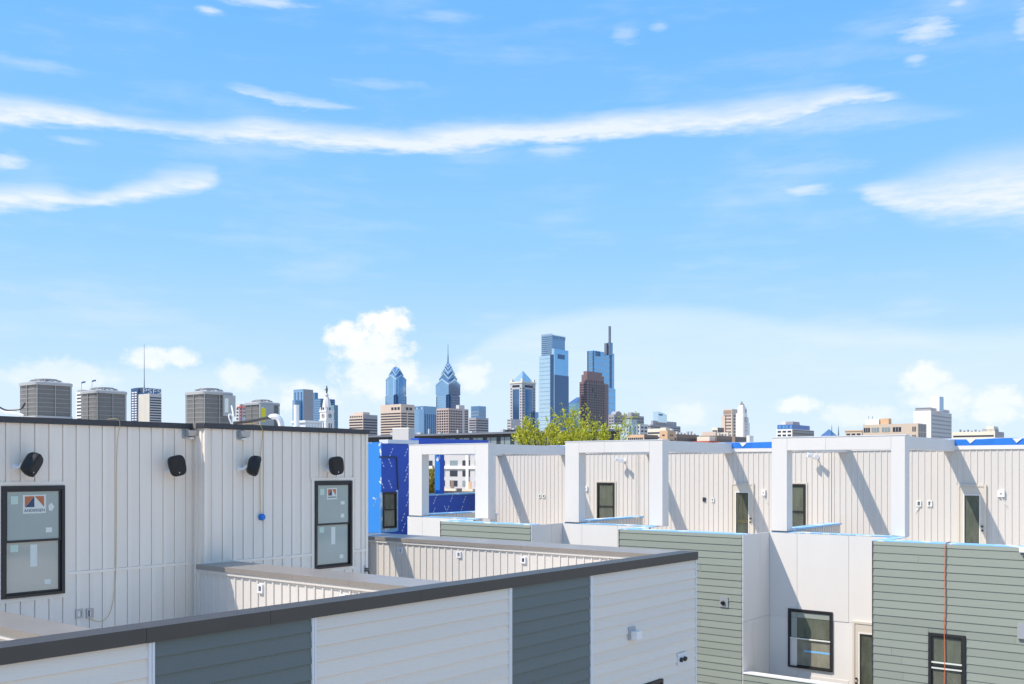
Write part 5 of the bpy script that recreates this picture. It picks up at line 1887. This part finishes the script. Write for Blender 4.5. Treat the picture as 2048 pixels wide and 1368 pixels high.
D = 480
T, bb = simple_tower('mill_building', 'long tan mill with wide windows and a rusty roof tank', 1726, 1836, 1853, 846.5, D, C_MILL, cat='mill')
x0, y0, x1, y1, z = bb
for j, (a, b) in enumerate(((.04, .10), (.30, .45), (.50, .65), (.70, .84), (.87, .985))):
    for i in range(2):
        zt = z - 1.6 - i * 4.0
        wdw = fb('X', x0, 'window', C_WINP if j in (2, 3) else C_WIN, y0 + (y1 - y0) * a, y0 + (y1 - y0) * b, .0, .08, zt - 2.3, zt, T)
        for u in (.33, .66):
            s = y0 + (y1 - y0) * (a + (b - a) * u)
            fb('X', x0, 'mullion', C_MILL, s - .08, s + .08, .081, .14, zt - 2.3, zt, wdw)
bands(T, 'Y', y0, x0, x1, -5, z, 4, C_WIN, .85, .05, piers=3, off=.2)
o = roofbox(T, bb, .1, .5, .72, .97, 2.6, C_WHITE, 'roof_house')
roofbox(T, bb, .15, .45, .55, .71, 2.9, C_ORANGE, 'rusty_tank')
for py, u in ((836, .9), (838, .97)):
    yy = y0 + (y1 - y0) * u
    MB().tube([(x0 + 6, yy, z), (x0 + 6, yy, z + 4.6)], .12, 5).build('antenna', C_STEEL, T)
a = corner(1690, 1724, 1732, 862, D + 30)
box('low_wing', C_MILL, a[0], a[2], a[1], a[3], BASE, a[4], T)
box('low_roof_edge', C_ORANGE, a[0] - .3, a[2], a[1] - .2, a[3] + .2, a[4] + .01, a[4] + .5, T)
bands(T, 'X', a[0], a[1], a[3], -5, a[4], 4.0, C_WIN, .4, .05, piers=3)


def chimney_tower():
    D = 700
    zz = lambda py: (YH - py) * D / F
    T, bb = simple_tower('power_building', 'tall windowless white block with a banded grey side and a square chimney', 1827, 1862, 1903, 821, D, C_WHITE, cat='tower')
    x0, y0, x1, y1, z = bb
    box('grey_side', C_LGREY, x0 + .4, x1 + .02, y0 - .1, y0 - .001, BASE, z - .3, T)
    bands(T, 'Y', y0 - .1, x0, x1, -5, z, 2.9, C_GREY, .3, .04, off=2, name='louvre_bands')
    a = corner(1831, 1862, 1899, 815, D)
    mb = MB()
    for k in range(14):
        y = a[1] + (a[3] - a[1]) * k / 13
        mb.box(a[0] - .06, a[0] + .06, y - .06, y + .06, z, z + 2.2)
        x = a[0] + (a[2] - a[0]) * k / 13
        mb.box(x - .06, x + .06, a[1] - .06, a[1] + .06, z, z + 2.2)
    mb.box(a[0] - .1, a[0] + .1, a[1], a[3], z + 2.0, z + 2.2)
    mb.box(a[0], a[2], a[1] - .1, a[1] + .1, z + 2.0, z + 2.2)
    mb.build('roof_railing', C_STEEL, T, kind='stuff')
    box('screen_wall', C_LGREY, a[0] + .3, a[2], a[1] + .3, a[3], z, z + 1.9, T)
    a = corner(1861, 1879, 1887, 792.5, D + 8)
    ch = box('chimney', C_WHITE, a[0], a[2], a[1], a[3], z, a[4], T)
    fb('Y', a[1], 'chimney_side', G_MID, a[0] + .3, a[2], 0.01, .1, z, a[4] - .3, ch)


chimney_tower()
T, bb = simple_tower('office_block', 'long cream block with ribbon windows and roof plant at the right edge', 1904, 1990, 2008, 862.5, 600, C_CREAM, style=1, fh=3.4, wr=.28, marg=.03, off=1, m2=C_GREY, cat='office block')
roofbox(T, bb, .1, .6, .05, .22, 3.2, C_CREAM)
roofbox(T, bb, .1, .5, .02, .3, 1.6, C_GREY, 'roof_plant')
for i in range(7):
    roofbox(T, bb, .2, .35, .32 + .09 * i, .34 + .09 * i, rg.uniform(.8, 1.8), C_GREY, 'roof_plant')


# ------------------------------------------------------------------ apartment block with the dark top floor, behind the row
def apartments():
    D = 285
    L, C, R = 640, 1215, 1240
    x0, y0, x1, y1, _ = corner(L, C, R, 860, D)
    q = onX(1040, 863, x0)
    z = q.z
    T = thing('apartment_building', ((x0 + x1) / 2, (y0 + y1) / 2, BASE), 'long grey apartment building with white bands and a black top floor', 'apartment block')
    box('wall', C_LGREY, x0, x1, y0, y1, BASE, z - 5.2, T)
    tp = box('top_floor', C_DARK, x0 + .2, x1, y0, y1, z - 5.19, z - .6, T)
    box('roof_edge', C_STEEL, x0 - 1.2, x1, y0 - 1, y1, z - .59, z, T)
    px = 836
    while px < 1200:
        a, b = onX(px, 880, x0).y, onX(px + 19, 880, x0).y
        w = fb('X', x0 + .2, 'window', C_WINP, min(a, b), max(a, b), 0, .1, z - 4.2, z - 1.6, tp)
        fb('X', x0 + .2, 'mullion', C_DARK, (a + b) / 2 + .3, (a + b) / 2 + .5, .101, .16, z - 4.2, z - 1.6, w)
        px += 27.5
    for fl in range(4):
        zt = onX(900, 921, x0).z - fl * 3.25
        px = 850
        while px < 1060:
            a, b = onX(px, 930, x0).y, onX(px + 15, 930, x0).y
            wn = fb('X', x0, 'window', C_WIN if (fl + int(px)) % 3 else C_WINP, min(a, b), max(a, b), 0, .08, zt - 1.9, zt, T)
            px += 25
        if fl == 1:
            fb('X', x0, 'white_band', C_WHITE, y0, y1, .02, .5, zt + .55, zt + 1.5, T)
    for px in (735, 835, 936, 1040):
        a = onX(px, 930, x0).y
        fb('X', x0, 'white_pier', C_WHITE, a - .55, a + .55, .01, .52, -8, z - 5.4, T)
    # rooftop vents
    for px, w, hh in ((790, 1.4, 1.2), (812, .8, 1.6), (845, 1.8, .9), (862, .5, 2.0), (885, 1.2, .7), (920, .6, 1.4), (948, 1.5, .8), (1010, 1.2, 1.1), (1032, .9, 1.4)):
        a = onX(px, 860, x0 + 6)
        box('roof_vent', C_LGREY, x0 + 5, x0 + 5 + w, a.y, a.y + w, z, z + hh, T)
    for px in (1014, 1022, 1030, 1036):
        a = onX(px, 860, x0 + 3)
        box('roof_unit', C_DARK, x0 + 3, x0 + 4, a.y, a.y + .9, z, z + .8, T)


apartments()
T, bb = simple_tower('stair_tower', 'plain light grey roof stair box above the blue sheeting', 785, 817, 829, 857, 62, C_LGREY, cat='stair tower')
roofbox(T, bb, -.02, 1.02, -.02, 1.02, .06, C_WHITE, 'coping')
for k, (px, w, m, lab) in enumerate(((856, 20, C_ORANGE, 'small orange brick house roof seen under the blue beam, left one'), (898, 26, C_BRICK, 'small brown brick house seen under the blue beam, middle one'), (934, 22, C_ORANGE, 'small orange brick house seen under the blue beam, right one'))):
    T, bb = simple_tower('brick_house', lab, px - w, px + w * .6, px + w, 976 + k, 150 + 6 * k, m, cat='house')
    x0, y0, x1, y1, z = bb
    roofbox(T, bb, .2, .3, .2, .35, 1.2, m, 'chimney')
    bands(T, 'X', x0, y0, y1, -9, z, 2.9, C_WIN, .5, .08, piers=3, name='windows')
    box('cornice', C_CREAM, x0 - .25, x0 - .01, y0, y1, z - .4, z, T)


# ------------------------------------------------------------------ trees
def leafmat(name, a, b):
    m = bpy.data.materials.new(name)
    m.use_nodes = True
    t = m.node_tree
    bs = t.nodes['Principled BSDF']
    bs.inputs['Roughness'].default_value = .55
    oi = t.nodes.new('ShaderNodeNewGeometry')
    g = NG(t)
    c = g.mix(oi.outputs['Random Per Island'], (*a, 1), (*b, 1))
    t.links.new(c, bs.inputs['Base Color'])
    tr = t.nodes.new('ShaderNodeBsdfTranslucent')
    t.links.new(c, tr.inputs[0])
    mx = t.nodes.new('ShaderNodeMixShader')
    mx.inputs[0].default_value = .35
    t.links.new(bs.outputs[0], mx.inputs[1])
    t.links.new(tr.outputs[0], mx.inputs[2])
    t.links.new(mx.outputs[0], t.nodes['Material Output'].inputs['Surface'])
    return m


LEAF = leafmat('spring_leaf', (0.32, 0.37, 0.02), (0.68, 0.66, 0.06))
LEAF2 = leafmat('yellow_leaf', (0.30, 0.24, 0.03), (0.34, 0.33, 0.05))
BARK = mat('bark', (0.10, 0.08, 0.06), .9, var=.2, vscale=4)


def make_tree(px, depth, topy, boty, width, label, leaf, seed, shoots=26, leafsize=.13, per=3):
    """an upright feathery spring crown: fans of shoots with short twigs and small leaves"""
    rg = random.Random(seed)
    c = dep(px, topy, depth)
    zb = zat(boty, depth)
    T = thing('tree', (c.x, c.y, BASE), label, 'tree')
    wood, leaves = MB(), MB()
    Hc = c.z - zb

    def leaf_at(p, d, n):
        for _ in range(n):
            q = p + Vector((rg.gauss(0, .07), rg.gauss(0, .07), rg.gauss(0, .06)))
            dr = (d * 1.1 + Vector((rg.uniform(-1, 1), rg.uniform(-1, 1), rg.uniform(-.7, .7)))).normalized()
            sd = dr.cross(Vector((rg.uniform(-1, 1), rg.uniform(-1, 1), rg.uniform(-1, 1)))).normalized()
            L = leafsize * rg.uniform(.7, 1.8)
            W = L * rg.uniform(.2, .32)
            leaves.quad(q, q + dr * L * .5 + sd * W, q + dr * L, q + dr * L * .5 - sd * W)

    def shoot(p, d, L, r, lvl):
        n = 7 if lvl == 0 else 4
        pts, rad = [p], [r]
        for s in range(n):
            d = (d + Vector((rg.gauss(0, .10), rg.gauss(0, .10), rg.gauss(.05, .06)))).normalized()
            p = p + d * (L / n)
            pts.append(p)
            rad.append(max(r * (1 - .8 * (s + 1) / n), .006))
            leaf_at(p, d, per if lvl else per - 1)
            leaf_at((p + pts[-2]) / 2, d, per - 1)
            if lvl < 1 and s >= 1:
                for _ in range(2):
                    if rg.random() < .85:
                        side = Vector((rg.uniform(-1, 1), rg.uniform(-1, 1), rg.uniform(-.2, .6))).normalized()
                        shoot(p, (d * .8 + side * .8).normalized(), L * rg.uniform(.22, .45) * (1 - .3 * s / n), rad[-1] * .6, lvl + 1)
        wood.tube(pts, rad, 5)
    fork = Vector((c.x, c.y, zb - 2.2))
    tk = MB()
    tk.tube([(c.x, c.y, BASE), (c.x + .06, c.y, (BASE + fork.z) / 2), tuple(fork)], [.27, .21, .17], 10)
    tk.build('trunk', BARK, T, smooth=True)
    for i in range(shoots):
        a = 6.28318 * i * .381966 + rg.uniform(-.2, .2)
        rr = width / 2 * math.sqrt((i + .5) / shoots)
        st = Vector((c.x + rr * .7 * math.cos(a), c.y + rr * .7 * math.sin(a), zb + rg.uniform(-1.4, .2)))
        wood.tube([tuple(fork), tuple((fork + st) / 2 + Vector((0, 0, -.15))), tuple(st)], [.1, .07, .045], 5)
        d = Vector((rr * math.cos(a) * .5, rr * math.sin(a) * .5, 1.6 + rg.uniform(0, .8))).normalized()
        top = zb + Hc * (1.05 - .3 * (rr / (width / 2)) ** 2) * rg.choice((.3, .45, .6, .8, 1.0))
        shoot(st, d, max(top - st.z, .9), .035, 0)
    wood.build('branches', BARK, T)
    leaves.build('crown', leaf, T, kind='stuff')
    return len(leaves.f)


nl = make_tree(1096, 62, 838, 893, 4.3, 'left tree with lime green spring leaves behind the middle roofs', LEAF, 11, shoots=27, per=2)
nl += make_tree(1176, 66, 822, 893, 4.6, 'right tree with lime green spring leaves behind the middle pergola', LEAF, 23, shoots=27, per=2)
nl += make_tree(858, 120, 946, 990, 2.4, 'small yellow tree seen through the left pergola', LEAF2, 5, shoots=20, leafsize=.2, per=3)
print('leaves', nl)
